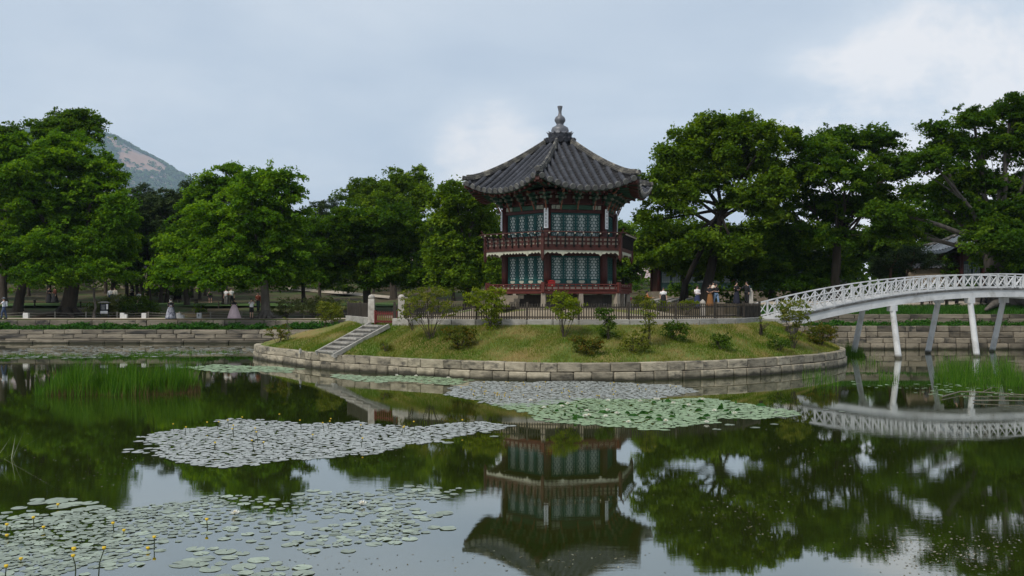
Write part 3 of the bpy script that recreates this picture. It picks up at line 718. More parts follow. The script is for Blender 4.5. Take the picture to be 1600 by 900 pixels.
# lower railing
RL = 4.10; AL = RL*c30
lrm = [MB().box((0,-AL+.04,z_), (RL-.1,w_,h_)).mesh('rail', m_rail) for z_, w_, h_ in ((4.17,.07,.055),(4.06,.05,.035),(3.91,.07,.07))]
lb = MB().box((0,0,4.03), (.055,.05,.24)).mesh('baluster', m_rail); lpn = MB().box((0,-AL+.07,3.98), (RL-.2,.02,.11)).mesh('railing_panel', m_panelb)
for k in range(6):
    r_ = part_empty('lower_railing', FM(k) @ Matrix.Translation((0, 0, -ZB)), pav)
    for me in lrm: inst('rail', me, Matrix.Identity(4), r_)
    inst('railing_panel', lpn, Matrix.Identity(4), r_)
    for i in range(13): inst('baluster', lb, Matrix.Translation(((i-6)*RL/13.4, -AL+.04, 0)), r_)
    for i in range(5): inst('lotus_knob', kn, Matrix.Translation(((i-2)*RL/5.3, -AL+.035, 4.12)) @ Matrix.Diagonal((.8,.8,.8,1)), r_)
lcp = MB().box((0,0,4.02), (.17,.17,.52)).mesh('corner_post', m_rail)
for k in range(6): inst('corner_post', lcp, VM(k) @ T3(0, -RL+.05, 0), pav)
# stone steps at the left-hand side of the deck
for i in range(4):
    MB().box((0, -4.35-.33*(3-i)*.9+.2, 3.05-ZB+.16*i), (1.5, .42, .17)).build('stone_step', m_plat, pav).matrix_local = FM(-1) @ Matrix.Translation((.35, 0, 0))
# red things standing on the decks
def red_cabinet(loc, rz, label):
    e_ = empty('red_stand', loc, label, 'stand', rz=rz); e_.scale = (.78,.78,.78)
    b = MB(); b.box((0,0,.40), (.46,.26,.40)); b.build('box', m_redbright, e_)
    t_ = MB(); t_.prism([(-.27,-.15),(.27,-.15),(.27,.15),(-.27,.15)], .60, .63); t_.box((0,0,.655), (.4,.2,.05), taper=.5); t_.build('lid', m_redbright, e_)
    lg = MB().box((0,0,.1), (.05,.05,.2)).mesh('leg', m_white)
    for sx_ in (-1, 1):
        for sy_ in (-1, 1): inst('leg', lg, Matrix.Translation((sx_*.17, sy_*.09, 0)), e_)
v_ = vdir(0)
red_cabinet((PAV.x+v_.x*3.46+.30, PAV.y+v_.y*3.46, 3.862), A0+.3, 'small bright red stand with white legs on the lower deck of the pavilion')
red_cabinet((PAV.x+v_.x*3.46-.52, PAV.y+v_.y*3.46+.16, 6.022), A0-.2, 'small bright red stand behind the upper balcony railing')
# ================================================================ BRIDGE, FENCE, GATE, STAIRS
m_wp = pmat('white_bridge_paint', (0.44,0.45,0.46), (0.56,0.565,0.57), 1.5, 0.6, 0.15, 10, c3=(0.30,0.295,0.28), s3=1.3, t3=(0.52,0.75), wet=(.06,.055,.04))
m_edge = pmat('weathered_edge', (0.05,0.05,0.048), (0.15,0.145,0.14), 2.5, 0.85, 0.2, 10, c3=(0.4,0.4,0.39), s3=2.0, t3=(0.6,0.75))
m_wood = pmat('dark_fence_wood', (0.028,0.023,0.018), (0.06,0.05,0.04), 3, 0.8, 0.3, 20, rnd=0.25)
m_gate = pmat('gate_red', (0.095,0.016,0.014), (0.13,0.024,0.02), 3, 0.7, 0.2, 10)
BO, BD, BP = Vector((21.5, 56.9, 0)), Vector((.949, .316, 0)).normalized(), Vector((.316, -.949, 0)).normalized()
T0, T1 = -7.9, 25.0
def dz_(t): return 4.10-0.0072*(t-8.5)**2
def bp_(t, side, z): p = BO+BD*t+BP*side; p.z = z; return p
br = empty('footbridge', bp_(T0, 0, 2.1), 'white arched wooden footbridge with crossed railings and slanting piers', 'bridge')
BL = Matrix.Translation(-Vector(br.location))
def badd(mb, name, mat, parent=None):
    o = mb.build(name, mat, parent or br)
    o.data.transform(BL); return o
HWD = 1.35
def ribbon(mb, s0, s1, zlo, zhi, n=44, t0=T0, t1=T1):
    vs = []
    for i in range(n+1):
        t = t0+(t1-t0)*i/n; z = dz_(t)
        vs += [bp_(t, s0, z+zlo), bp_(t, s1, z+zlo), bp_(t, s0, z+zhi), bp_(t, s1, z+zhi)]
    fs = []
    for i in range(n):
        a, b = 4*i, 4*i+4; fs += [(a, b, b+1, a+1), (a+2, a+3, b+3, b+2), (a, a+2, b+2, b), (a+1, b+1, b+3, a+3)]
    fs += [(0, 1, 3, 2), (4*n, 4*n+2, 4*n+3, 4*n+1)]
    mb.add(vs, fs)
# deck planks one by one in the stretch seen from above, the rest joined
np_ = 120; pl_ = []
rest = MB()
for i in range(np_):
    t = T0+(T1-T0)*(i+.5)/np_; a, b = bp_(t, -HWD, dz_(t)-.045), bp_(t, HWD, dz_(t)-.045); wd = (T1-T0)/np_-.012
    mb = MB(); mb.beam(a, b, wd, .06)
    badd(mb, 'deck_plank', m_wp)
mb = MB(); ribbon(mb, HWD+.0, HWD+.07, -.13, -.02); badd(mb, 'edge_trim', m_edge)
mb = MB(); ribbon(mb, -HWD-.07, -HWD, -.13, -.02); badd(mb, 'edge_trim', m_edge)
mb = MB(); ribbon(mb, HWD-.16, HWD+.02, -.56, -.135); badd(mb, 'girder', m_wp)
mb = MB(); ribbon(mb, -HWD-.02, -HWD+.16, -.56, -.135); badd(mb, 'girder', m_wp)
mb = MB(); ribbon(mb, -HWD+.17, HWD-.17, -.22, -.085); badd(mb, 'deck_slab', m_wp)
for s_ in (-1, 1):
    for lo, hi, wd, nm in ((.80, .87, .10, 'handrail'), (.03, .10, .08, 'bottom_rail')):
        mb = MB(); ribbon(mb, s_*HWD-wd/2, s_*HWD+wd/2, lo, hi); badd(mb, nm, m_wp)
    npan = 50
    for i in range(npan+1):
        t = T0+.12+(T1-T0-.24)*i/npan; z = dz_(t)
        mb = MB(); mb.beam(bp_(t, s_*HWD, z+.0), bp_(t, s_*HWD, z+.80), .085, .085, up=BD); badd(mb, 'rail_post', m_wp)
        if i < npan:
            t2 = T0+.12+(T1-T0-.24)*(i+1)/npan; z2 = dz_(t2)
            mb = MB(); mb.beam(bp_(t+.03, s_*HWD+.018, z+.10), bp_(t2-.03, s_*HWD+.018, z2+.79), .035, .05, up=BP); badd(mb, 'cross_brace', m_wp)
            mb = MB(); mb.beam(bp_(t+.03, s_*HWD-.018, z+.79), bp_(t2-.03, s_*HWD-.018, z2+.10), .035, .05, up=BP); badd(mb, 'cross_brace', m_wp)
# piers: pairs of slanting posts with a square cap
for t in (0.2, 5.85, 11.0, 16.3):
    for s_ in (-1, 1):
        z = dz_(t)-.56; top = bp_(t, s_*(HWD-.10), z-.02); foot = bp_(t-.05, s_*(HWD+(.62 if s_ > 0 else 1.0)), -.7)
        mb = MB(); mb.tube([foot, foot.lerp(top, .3), top], [.185, .18, .165], 12); pr_ = badd(mb, 'pier', m_wp)
        mb = MB(); c_ = bp_(t, s_*(HWD-.10), z-.16)
        mb.box(c_, (.42, .42, .34), Matrix.Rotation(math.atan2(BD.y, BD.x), 4, 'Z')); badd(mb, 'pier_cap', m_wp, pr_)
    mb = MB(); mb.beam(bp_(t, -HWD, dz_(t)-.46), bp_(t, HWD, dz_(t)-.46), .26, .18); badd(mb, 'cross_beam', m_wp)
# stone landing on the island
ld = empty('stone_landing', bp_(T0-.4, 0, 0), 'grey stone landing block under the island end of the bridge', 'landing')
for j, (sz, zz) in enumerate(((3.6, 2.0), (3.2, 2.14))):
    o = MB().box((0,0,0), (1.6, sz, .30)).build('stone', m_stone_w, ld); o.matrix_local = Matrix.Translation((0, 0, zz+.02*j)) @ Matrix.Rotation(math.atan2(BD.y, BD.x), 4, 'Z')

# ---- fence round the yard on a stone kerb
kb = empty('stone_kerb', (0, 0, 0), 'long pale granite kerb under the dark picket fence', 'kerb')
fe = empty('picket_fence', (0, 0, 0), 'dark brown wooden picket fence round the pavilion yard', 'fence')
fpath = [(-9.5,55.7),(-8.7,53.9),(-8.0,52.0),(-7.35,50.4)], [(-5.95,48.6),(-5.1,47.8),(-2.5,46.4),(0,45.9),(2.3,45.8),(4.6,45.9),(8.8,47),(11.4,48.75),(13.3,51.6)]
def resample(pts, step):
    P = [Vector((*p, 0)) for p in pts]; cum = [0]
    for a, b in zip(P, P[1:]): cum.append(cum[-1]+(b-a).length)
    n = max(1, round(cum[-1]/step)); out = []
    for i in range(n+1):
        s = cum[-1]*i/n; j = min(len(P)-2, max(0, int(np.searchsorted(cum, s))-1)); q = (s-cum[j])/max(1e-6, cum[j+1]-cum[j]); out.append(P[j].lerp(P[j+1], q))
    return out
pkm = MB(); pkm.box((0,0,.36), (.045,.03,.72)); pkm.add([(-.0225,-.015,.72),(.0225,-.015,.72),(.0225,.015,.72),(-.0225,.015,.72),(0,0,.77)], [(0,1,4),(1,2,4),(2,3,4),(3,0,4)]); pkm = pkm.mesh('picket', m_wood)
pom = MB().box((0,0,.42), (.11,.11,.86)).mesh('fence_post', m_wood)
nbp = 0; extra = MB()
KZ = 2.44
for run in fpath:
    st = resample(run, 1.25)
    for a, b in zip(st, st[1:]):
        ang = math.atan2(b.y-a.y, b.x-a.x); c = (a+b)/2
        put_stone(kb, 'w', (c.x, c.y, KZ-.20), ((b-a).length-.015, .34, .44), ang)
    pts = resample(run, 2.5)
    for i, p in enumerate(pts):
        inst('fence_post', pom, Matrix.Translation((p.x, p.y, KZ)), fe)
    for a, b in zip(pts, pts[1:]):
        for zz in (.13, .60): mb = MB(); mb.beam((a.x, a.y, KZ+zz), (b.x, b.y, KZ+zz), .05, .06); mb.build('rail', m_wood, fe)
        n = round((b-a).length/.125); ang = math.atan2(b.y-a.y, b.x-a.x)
        for j in range(1, n):
            p = a.lerp(b, j/n)+Vector((math.sin(ang), -math.cos(ang), 0))*.035
            if nbp < 296: inst('picket', pkm, Matrix.Translation((p.x, p.y, KZ+.02)) @ Matrix.Rotation(ang+random.uniform(-.05, .05), 4, 'Z') @ Matrix.Rotation(random.uniform(-.015, .015), 4, 'Y'), fe); nbp += 1
            else:
                extra.box((p.x, p.y, KZ+.38), (.045, .03, .72), Matrix.Rotation(ang, 4, 'Z'))
if extra.v: tag(extra.build('picket_row', m_wood, fe), kind='stuff')
# boarded stretches: left of the gate and at the bridge end
a, b = Vector((-9.5,55.7,0)), Vector((-8.2,52.6,0))
for (a, b) in ((Vector((-9.5,55.78,0)), Vector((-7.75,51.4,0))), (Vector((11.5,48.95,0)), Vector((13.35,51.75,0)))):
    n_ = Vector((-(b-a).y, (b-a).x, 0)).normalized()*.05
    for j in range(4): mb = MB(); mb.beam((a.x+n_.x, a.y+n_.y, KZ+.14+.15*j), (b.x+n_.x, b.y+n_.y, KZ+.14+.15*j), .025, .14); mb.build('board', m_wood, fe)
# ---- gate: two stone posts and a low red gate
def gate_post(x, y, label):
    e_ = empty('gate_post', (x, y, 2.2), label, 'post', 'stone gate posts')
    MB().box((0,0,.62), (.33,.33,1.25), taper=.94).build('shaft', m_pier, e_)
    MB().lathe([(.10,1.245),(.17,1.29),(.17,1.36),(.12,1.43),(.02,1.46)], 8).build('cap', m_pier, e_)
GA, GB = Vector((-7.25, 49.95, 0)), Vector((-5.62, 48.35, 0))
gate_post(GA.x-.06, GA.y, 'warm grey stone gate post left of the red gate')
gate_post(GB.x+.06, GB.y, 'pale blue-grey stone gate post right of the red gate')
gt = empty('gate', (GA.x, GA.y, 2.16), 'low dark red slatted gate at the top of the stone stairs', 'gate')
g = GB-GA; gl = g.length; ga = math.atan2(g.y, g.x); gt.rotation_euler = (0, 0, ga)
MB().box((gl/2,0,.12), (gl-.4,.05,.09)).build('rail', m_gate, gt); MB().box((gl/2,0,.52), (gl-.4,.05,.08)).build('rail', m_gate, gt)
for x_ in (.24, gl-.24): MB().box((x_,0,.32), (.10,.10,.72)).build('gate_stile', m_gate, gt)
sm_ = MB().box((0,0,.33), (.055,.03,.62)).mesh('slat', m_gate)
for i in range(1, 11): inst('slat', sm_, Matrix.Translation((.24+(gl-.48)*i/11, -.03, 0)), gt)
# ---- stone stairs down to the water side
stt = empty('stone_staircase', (0, 0, 0), 'pale stone staircase with side slabs climbing the bank to the red gate', 'stairs')
top_c = Vector((-6.80, 48.70, 2.12)); bot_c = Vector((-9.05, 46.85, 0.72)); run = bot_c-top_c; rd = Vector((run.x, run.y, 0)).normalized(); pd = Vector((rd.y, -rd.x, 0))
if pd.y > 0: pd = -pd
ns = 7; hw = .78; Lh = Vector((run.x, run.y, 0)).length/ns
stepm = MB().box((.0,0,.075), (Lh+.13,1,.075)).box((-.06,0,-.06), (Lh+.06,1,.20)).mesh('step', m_stone_w)
for i in range(ns):
    c = top_c.lerp(bot_c, (i+.5)/ns); Lh = Vector((run.x, run.y, 0)).length/ns
    mtx = Matrix.Translation((c.x, c.y, top_c.z-(i+.5)*(top_c.z-bot_c.z)/ns-.02)) @ Matrix.Rotation(math.atan2(rd.y, rd.x), 4, 'Z')
    for h_ in (-1, 1):
        o = inst('step', stepm, mtx @ Matrix.Translation((0, h_*hw*.5, 0)) @ Matrix.Diagonal((1, hw-.012, 1, 1)), stt)
for s_ in (-1, 1):
    a, b = top_c+pd*s_*(hw+.10)+rd*-.1, bot_c+pd*s_*(hw+.10)+rd*.1
    zo = Vector((0,0,.04 if s_ < 0 else -.03)); mb = MB(); mb.beam(a+zo, b+zo, .13, .2); mb.build('side_slab', m_stone_w, stt)
# ================================================================ TREES AND OTHER PLANTS
m_bark = pmat('bark', (0.030,0.024,0.018), (0.065,0.052,0.040), 3, 0.95, 0.7, 9, stretch=(1,1,.25))
m_barkd = pmat('bark_dark', (0.012,0.010,0.008), (0.028,0.023,0.018), 3, 0.95, 0.7, 9, stretch=(1,1,.25))
m_barkg = pmat('bark_grey', (0.060,0.052,0.044), (0.13,0.115,0.10), 3, 0.95, 0.7, 9, stretch=(1,1,.25))
m_barkp = pmat('bark_pine', (0.09,0.045,0.026), (0.16,0.085,0.05), 3, 0.95, 0.6, 9)
m_lz = leafmat('leaf_zelkova', (0.040,0.108,0.006), (0.094,0.205,0.010), (0.200,0.335,0.022))
m_lo = leafmat('leaf_oak', (0.040,0.086,0.006), (0.090,0.168,0.011), (0.195,0.290,0.026))
m_ld = leafmat('leaf_dark', (0.022,0.060,0.005), (0.054,0.122,0.007), (0.135,0.222,0.016))
m_lp = leafmat('leaf_pine', (0.020,0.042,0.014), (0.038,0.066,0.020), (0.078,0.105,0.032), 0.1)
m_lb = leafmat('leaf_bright', (0.085,0.135,0.010), (0.165,0.22,0.016), (0.29,0.33,0.04))
m_ls = leafmat('leaf_shrub', (0.028,0.065,0.008), (0.062,0.118,0.014), (0.125,0.18,0.028))
m_lr = leafmat('leaf_reddish', (0.050,0.075,0.010), (0.105,0.120,0.018), (0.19,0.120,0.026))
m_ly = leafmat('leaf_olive', (0.070,0.100,0.012), (0.135,0.165,0.024), (0.23,0.23,0.045))
m_reed = leafmat('reed_blade', (0.026,0.080,0.008), (0.048,0.130,0.011), (0.10,0.19,0.022), 0.4)
m_rust = leafmat('reed_base', (0.05,0.035,0.015), (0.08,0.055,0.022), (0.10,0.085,0.03), 0.2)
m_blade = leafmat('bank_grass', (0.075,0.140,0.008), (0.150,0.175,0.024), (0.34,0.255,0.105), 0.25)
m_ivy = leafmat('ivy_leaf', (0.018,0.07,0.010), (0.035,0.115,0.014), (0.07,0.17,0.024), 0.3)

def sprays(C, Rd, nl, ln, wd, flat=0.16, droop=0.25, up=1.1, spread=.75, outward=None):
    """C (n,3) spray centres, Rd radii: every spray a flattish fan of nl leaves"""
    n = len(C); a = rng.random((n, nl))*2*PI; r = np.sqrt(rng.random((n, nl)))
    tilt = rng.normal(size=(n, 2))*.22
    if outward is not None: tilt = tilt-outward[:, :2]*.28
    x = np.cos(a)*r*Rd[:, None]; y = np.sin(a)*r*Rd[:, None]*.85
    z = -droop*r**2*Rd[:, None]+rng.normal(size=(n, nl))*flat*Rd[:, None]*.6+tilt[:, :1]*x+tilt[:, 1:]*y
    P = C[:, None, :]+np.stack([x, y, z], 2)
    Nn = rng.normal(size=(n, nl, 3))*spread; Nn[:, :, 2] += up; Nn[:, :, 0] += np.cos(a)*r*.5; Nn[:, :, 1] += np.sin(a)*r*.5
    P = P.reshape(-1, 3); Nn = unit(Nn.reshape(-1, 3)); m = len(P)
    V_, F_ = leaf_faces(P, Nn, ln*(.65+.7*rng.random(m)), wd*(.65+.7*rng.random(m)))
    tint = np.clip(np.repeat(rng.random(n)*.80+.0, nl)+rng.normal(size=m)*.16, 0, 1)
    return V_, F_, tint
def join(parts):
    V = []; Fs = []; Tt = []; b = 0
    for v, f, t in parts: V.append(v); Fs.append(f+b); Tt.append(t); b += len(v)
    return np.concatenate(V), np.concatenate(Fs), np.concatenate(Tt)
def lobe_points(c, r, n, shell=.55, lowcut=-.75):
    d = rng.normal(size=(n*3, 3)); d = unit(d); d = d[d[:, 2] > lowcut][:n]
    rad = (shell+(1-shell)*rng.random(len(d))**.6)
    return np.array(c)+d*rad[:, None]*np.array(r), d
def limb(mb, a, b, r0, r1, n=5, sag=.12, seg=5):
    a, b = Vector(a), Vector(b); L_ = (b-a).length; off = Vector((random.uniform(-1,1), random.uniform(-1,1), random.uniform(-.3,.6)))*L_*sag
    pts = [a.lerp(b, i/seg)+off*math.sin(PI*i/seg)*.7+Vector((random.uniform(-1,1), random.uniform(-1,1), 0))*L_*.02*(0 < i < seg) for i in range(seg+1)]
    mb.tube(pts, [r0+(r1-r0)*i/seg for i in range(seg+1)], n, cap=False); return pts
def tree(label, base, fork, lobes, mat, bark, tr, dens=1.0, srad=.70, nl=76, ln=.27, wd=.17, flat=.30, droop=.18, roots=0, group=None, name='tree', cat='tree', shell=.5, twigs=4, extra_trunks=()):
    """lobes: (centre xyz, radii xyz) in world metres; base and fork world points"""
    base = Vector(base); e_ = empty(name, base, label, cat, group)
    parts = []; tb = MB()
    fk = Vector(fork)-base
    pts = [Vector((0,0,-.3)), Vector((0,0,.05)), Vector((0,0,.5)), fk*.35+Vector((random.uniform(-.15,.15),0,0)), fk*.7, fk]
    rad = [tr*1.9, tr*1.55, tr*1.15, tr, tr*.9, tr*.8]
    tb.tube(pts, rad, 10)
    for q in range(roots):
        a = 2*PI*q/roots+random.uniform(-.3,.3); d = Vector((math.cos(a), math.sin(a), 0)); ln_ = tr*random.uniform(3.5, 6.5)
        tb.tube([d*tr*.5+Vector((0,0,.7)), d*tr*1.6+Vector((0,0,.16)), d*ln_*.7+Vector((random.uniform(-.2,.2),0,.0)), d*ln_+Vector((0,0,-.35))], [tr*.55, tr*.42, tr*.25, tr*.1], 6)
    for (b0, r_) in extra_trunks:
        limb(tb, Vector(b0)-base-Vector((0,0,.2)), fk*.95, r_*1.3, r_*.8, 7, .06)
    for (c, r) in lobes:
        cc = Vector(c)-base; start = pts[4].lerp(fk, random.uniform(.2, 1)); 
        lp = limb(tb, start, cc, min(.24, tr*random.uniform(.34,.48)), min(.07, tr*.13), 6, .10, 6)
        # every lobe breaks up into smaller tufts with looser leaves between, so the outline is ragged and light comes through
        r = (r[0]*1.08, r[1]*1.08, r[2]*1.18); nsub = 9 if max(r) > 1.6 else 4
        for q in range(nsub):
            d_ = Vector((random.gauss(0,1), random.gauss(0,1), random.gauss(.1,.9))).normalized(); kf = random.uniform(.34,.54)
            sc_ = cc+Vector((d_.x*r[0], d_.y*r[1], d_.z*r[2]))*random.uniform(.4,.85); sr_ = (r[0]*kf, r[1]*kf, r[2]*kf)
            if q == 0: sc_ = cc
            if q < 6: limb(tb, lp[-2-(q % 3)], sc_, min(.05, tr*.12), .012, 4, .10, 3)
            vol = (sr_[0]*sr_[1]+sr_[0]*sr_[2]+sr_[1]*sr_[2])/3; n = max(3, int(dens*3.5*vol/(srad**2)))
            C, d = lobe_points(sc_, sr_, n, shell, -.9)
            if twigs > 3: limb(tb, sc_, C[0], .02, .008, 4, .10, 2)
            parts.append(sprays(C, srad*(.5+.8*rng.random(len(C))), nl, ln, wd, flat, droop, outward=d))
        vol = (r[0]*r[1]+r[0]*r[2]+r[1]*r[2])/3; n = max(5, int(dens*2.6*vol/(srad**2)))
        C, d = lobe_points(cc, r, n, .35, -.9)
        C2, d2 = lobe_points(cc, r, max(3, n//5), .99, -.5); C2 = np.array(cc)+(C2-np.array(cc))*(1.0+.30*rng.random(len(C2)))[:, None]
        parts.append(sprays(C2, srad*(.25+.35*rng.random(len(C2))), nl//3, ln*.9, wd*.85, .4, .1, outward=d2))
        for q in range(0, len(C2), 3): limb(tb, cc.lerp(Vector(C2[q]), .55), C2[q], .018, .006, 4, .08, 2)
        parts.append(sprays(C, srad*(.5+.8*rng.random(len(C))), nl, ln, wd, flat, droop, outward=d))
    tb.build('trunk', bark, e_, True)
    V_, F_, tt_ = join(parts)
    o = bpy.data.objects.new('crown', np_mesh('crown', V_, F_, mat, tt_)); link(o, e_)
    return e_
def ptree(label, px, Y, py_base, fork, lobes, mat, bark, tr, depth=1.0, zb=None, **kw):
    """lobes in rows of the survey sheet (column, row, half width, half height [, metres nearer(-)/farther(+)]) at distance Y"""
    b = pix(px, py_base, Y); b.z = gz(b.x, b.y)-.02 if zb is None else zb
    L_ = []
    for i, q in enumerate(lobes):
        dy = q[4] if len(q) > 4 else random.uniform(-1.8, 1.8)*depth
        c = pix(q[0], q[1], Y+dy); k = (Y+dy)/F
        L_.append(((c.x, c.y, c.z), (q[2]*k, max(q[2]*k*.85, 1.2)*depth, q[3]*k)))
    f = pix(fork[0], fork[1], Y+.2)
    return tree(label, b, f, L_, mat, bark, tr, **kw)

# ---- left bank
ptree('huge spreading green tree leaning over the left path, thickest trunk there', 105, 82, 490, (118, 420),
      [(40,275,62,42),(110,245,62,36),(158,272,34,32),(60,330,75,40),(135,325,62,44),(182,335,28,38),(30,390,70,36),(110,385,70,34),(170,380,40,36),(85,430,60,18,-2)], m_lz, m_bark, .62, roots=6, dens=1.2, group=None)
ptree('leaning dark-trunked green tree at the far left edge by the path', 28, 83, 488, (45, 405),
      [(-40,290,70,60),(-20,380,70,45),(15,235,40,28),(-60,220,60,40)], m_lz, m_bark, .38, dens=1.0)
ptree('tall dark tree whose flat-topped crown rises behind the big left tree', 112, 96, 470, (105, 300),
      [(75,197,30,14),(125,190,34,16),(100,212,48,18),(108,180,26,9)], m_ld, m_bark, .35, dens=1.2, srad=.8, nl=90)
ptree('dark broad tree cut by the left edge of the picture, behind the front trees', 5, 98, 470, (10, 320),
      [(12,210,36,16),(-30,225,50,30),(10,245,50,26)], m_ld, m_bark, .35, dens=1.1)
ptree('small low tree with feathery branches beside the information board', 147, 79.5, 492, (147, 450),
      [(95,428,45,16,-.6),(150,420,45,18,-.8),(185,430,22,13,0),(125,408,40,12,.3),(62,432,28,12,0)], m_lz, m_barkg, .10, dens=1.1, srad=.55, nl=60, ln=.2, wd=.12, depth=.6)
ptree('tree with a thin wispy top between the dark pines and the round tree', 352, 92, 470, (345, 350),
      [(357,262,18,7,0),(350,282,14,7,0),(322,280,18,9,0),(330,300,36,16,0),(365,300,25,12,0),(320,330,40,26,0),(372,282,12,6,0)], m_lz, m_bark, .28, dens=1.1, srad=.65)
ptree('broad rounded bright green tree on the left bank with exposed spreading roots', 415, 78.5, 500, (412, 420),
      [(425,282,40,22),(452,300,24,16),(390,300,40,26),(335,345,52,28),(410,330,60,32),(462,350,34,30),(300,385,48,30),(365,390,66,34),(440,385,58,34),(280,425,42,26),(340,430,60,24,-2.2),(420,425,55,22),(480,410,28,26)], m_lz, m_barkg, .36, roots=9, dens=1.15)
ptree('forked slim tree standing on the lawn left of the round tree', 292, 90, 478, (285, 420),
      [(265,400,28,30),(300,410,30,26),(270,365,24,22)], m_ld, m_bark, .22, dens=1.0)
ptree('dark layered tree with arching bright sprays left of the pavilion', 575, 84, 474, (575, 400),
      [(545,345,46,20),(600,340,50,20),(640,350,24,20),(510,375,40,26),(575,375,60,26),(635,385,34,30),(530,420,48,26),(600,425,58,26),(655,425,26,24),(500,410,30,26)], m_ld, m_bark, .34, dens=1.25)
ptree('taller leafy tree with upright tops behind the layered dark tree', 615, 104, 465, (612, 350),
      [(585,295,30,18),(620,282,22,18),(655,275,14,16),(632,300,42,22),(560,305,26,14),(600,325,60,22),(660,310,22,24)], m_lo, m_bark, .34, dens=1.15, srad=.7, flat=.45, droop=.08)
ptree('soft-leaved tree just left of the pavilion roof', 730, 80, 472, (728, 380),
      [(712,308,34,18),(745,322,28,24),(695,345,32,32),(735,365,40,32),(765,360,16,30),(700,395,36,34),(745,410,36,34),(715,432,44,22),(775,420,16,26)], m_lo, m_bark, .30, dens=1.1, srad=.62, flat=.45, droop=.1)
# ---- right bank
ptree('great oak with dark leaning trunk and open crown just right of the pavilion', 1100, 74, 478, (1128, 322),
      [(1120,202,42,24),(1170,208,34,26),(1205,215,24,26),(1072,228,40,26),(1120,245,62,30),(1180,255,40,30),(1040,262,36,28),(1235,215,10,14,0),(1015,300,22,26),(1055,310,40,24),(1210,290,32,26),(1170,310,40,20),(1015,345,26,20),(1195,335,30,16),(1095,285,46,18),(1050,392,30,16,-1),(1150,388,38,18,-1),(1100,372,26,12,-1.2)], m_lo, m_barkd, .36, dens=1.15, srad=.62, flat=.45, droop=.08, shell=.4, twigs=9, extra_trunks=(((13.2, 75, 3.05), .20),))
ptree('low spreading green tree beneath the great oak beside the pavilion', 1070, 79, 474, (1070, 400),
      [(1020,365,34,26),(1065,370,42,28),(1110,375,44,26),(1155,370,38,26),(1035,410,40,24),(1095,415,48,20),(1150,405,40,22),(1000,395,18,22)], m_lo, m_bark, .26, dens=1.0, srad=.65, flat=.4, droop=.1)
ptree('dense green tree with dark forked trunk behind the start of the bridge', 1306, 75, 462, (1308, 370),
      [(1320,220,52,20),(1275,232,42,22),(1375,222,30,18),(1240,275,46,26),(1320,270,60,28),(1385,265,32,26),(1205,315,40,28),(1280,325,58,28),(1360,315,44,20),(1215,355,34,22),(1300,368,52,18),(1410,250,16,14,0),(1370,300,20,14)], m_ld, m_bark, .36, dens=1.15, shell=.45, twigs=8)
ptree('enormous dark tree at the right edge with massive trunk behind the bridge', 1572, 72, 496, (1550, 385),
      [(1520,185,36,18),(1580,168,44,18),(1465,200,30,14),(1630,190,50,30),(1500,230,48,24),(1580,225,60,30),(1455,255,36,18),(1520,280,56,28),(1610,290,60,40),(1450,300,40,18),(1495,318,44,18),(1556,374,42,22,-3),(1570,345,62,36),(1640,370,50,40),(1400,330,44,18),(1405,360,36,22),(1560,400,50,22,2),(1600,420,50,24,-2)], m_ld, m_barkg, .95, dens=1.15, roots=5, twigs=6)
ptree('bushy dark tree standing in the gap left of the bridge', 1240, 78, 462, (1240, 420),
      [(1215,400,40,30),(1265,410,40,28),(1180,425,40,22),(1300,420,34,24),(1240,440,50,14)], m_ld, m_bark, .24, dens=1.1)
ptree('mid green tree filling the gap between dense tree and right edge tree', 1420, 92, 462, (1420, 400),
      [(1395,350,40,24),(1440,350,40,30),(1350,380,40,26),(1400,390,44,22),(1470,345,30,22)], m_ld, m_bark, .26, dens=1.0)
ptree('bushy tree in front of the palace hall roof right of the great oak', 1205, 84, 462, (1205, 410),
      [(1190,380,40,24),(1230,385,40,24),(1170,400,36,22),(1215,405,40,20),(1255,372,30,22)], m_ld, m_bark, .22, dens=1.0)
# pale-barked young pines by the right-hand buildings
ptree('young red-barked pine with bent pale trunk near the tan wall', 1388, 80, 455, (1392, 418),
      [(1375,410,26,8),(1405,402,26,8),(1425,412,20,7),(1395,420,30,7)], m_lp, m_barkp, .13, dens=1.0, srad=.5, nl=70, ln=.22, wd=.05, name='pine_tree', cat='pine')
ptree('second young red-barked pine slanting right beside the tan wall', 1402, 81, 455, (1420, 420),
      [(1440,402,24,7),(1455,412,18,6),(1430,390,20,7)], m_lp, m_barkp, .11, dens=1.0, srad=.5, nl=70, ln=.22, wd=.05, name='pine_tree', cat='pine')

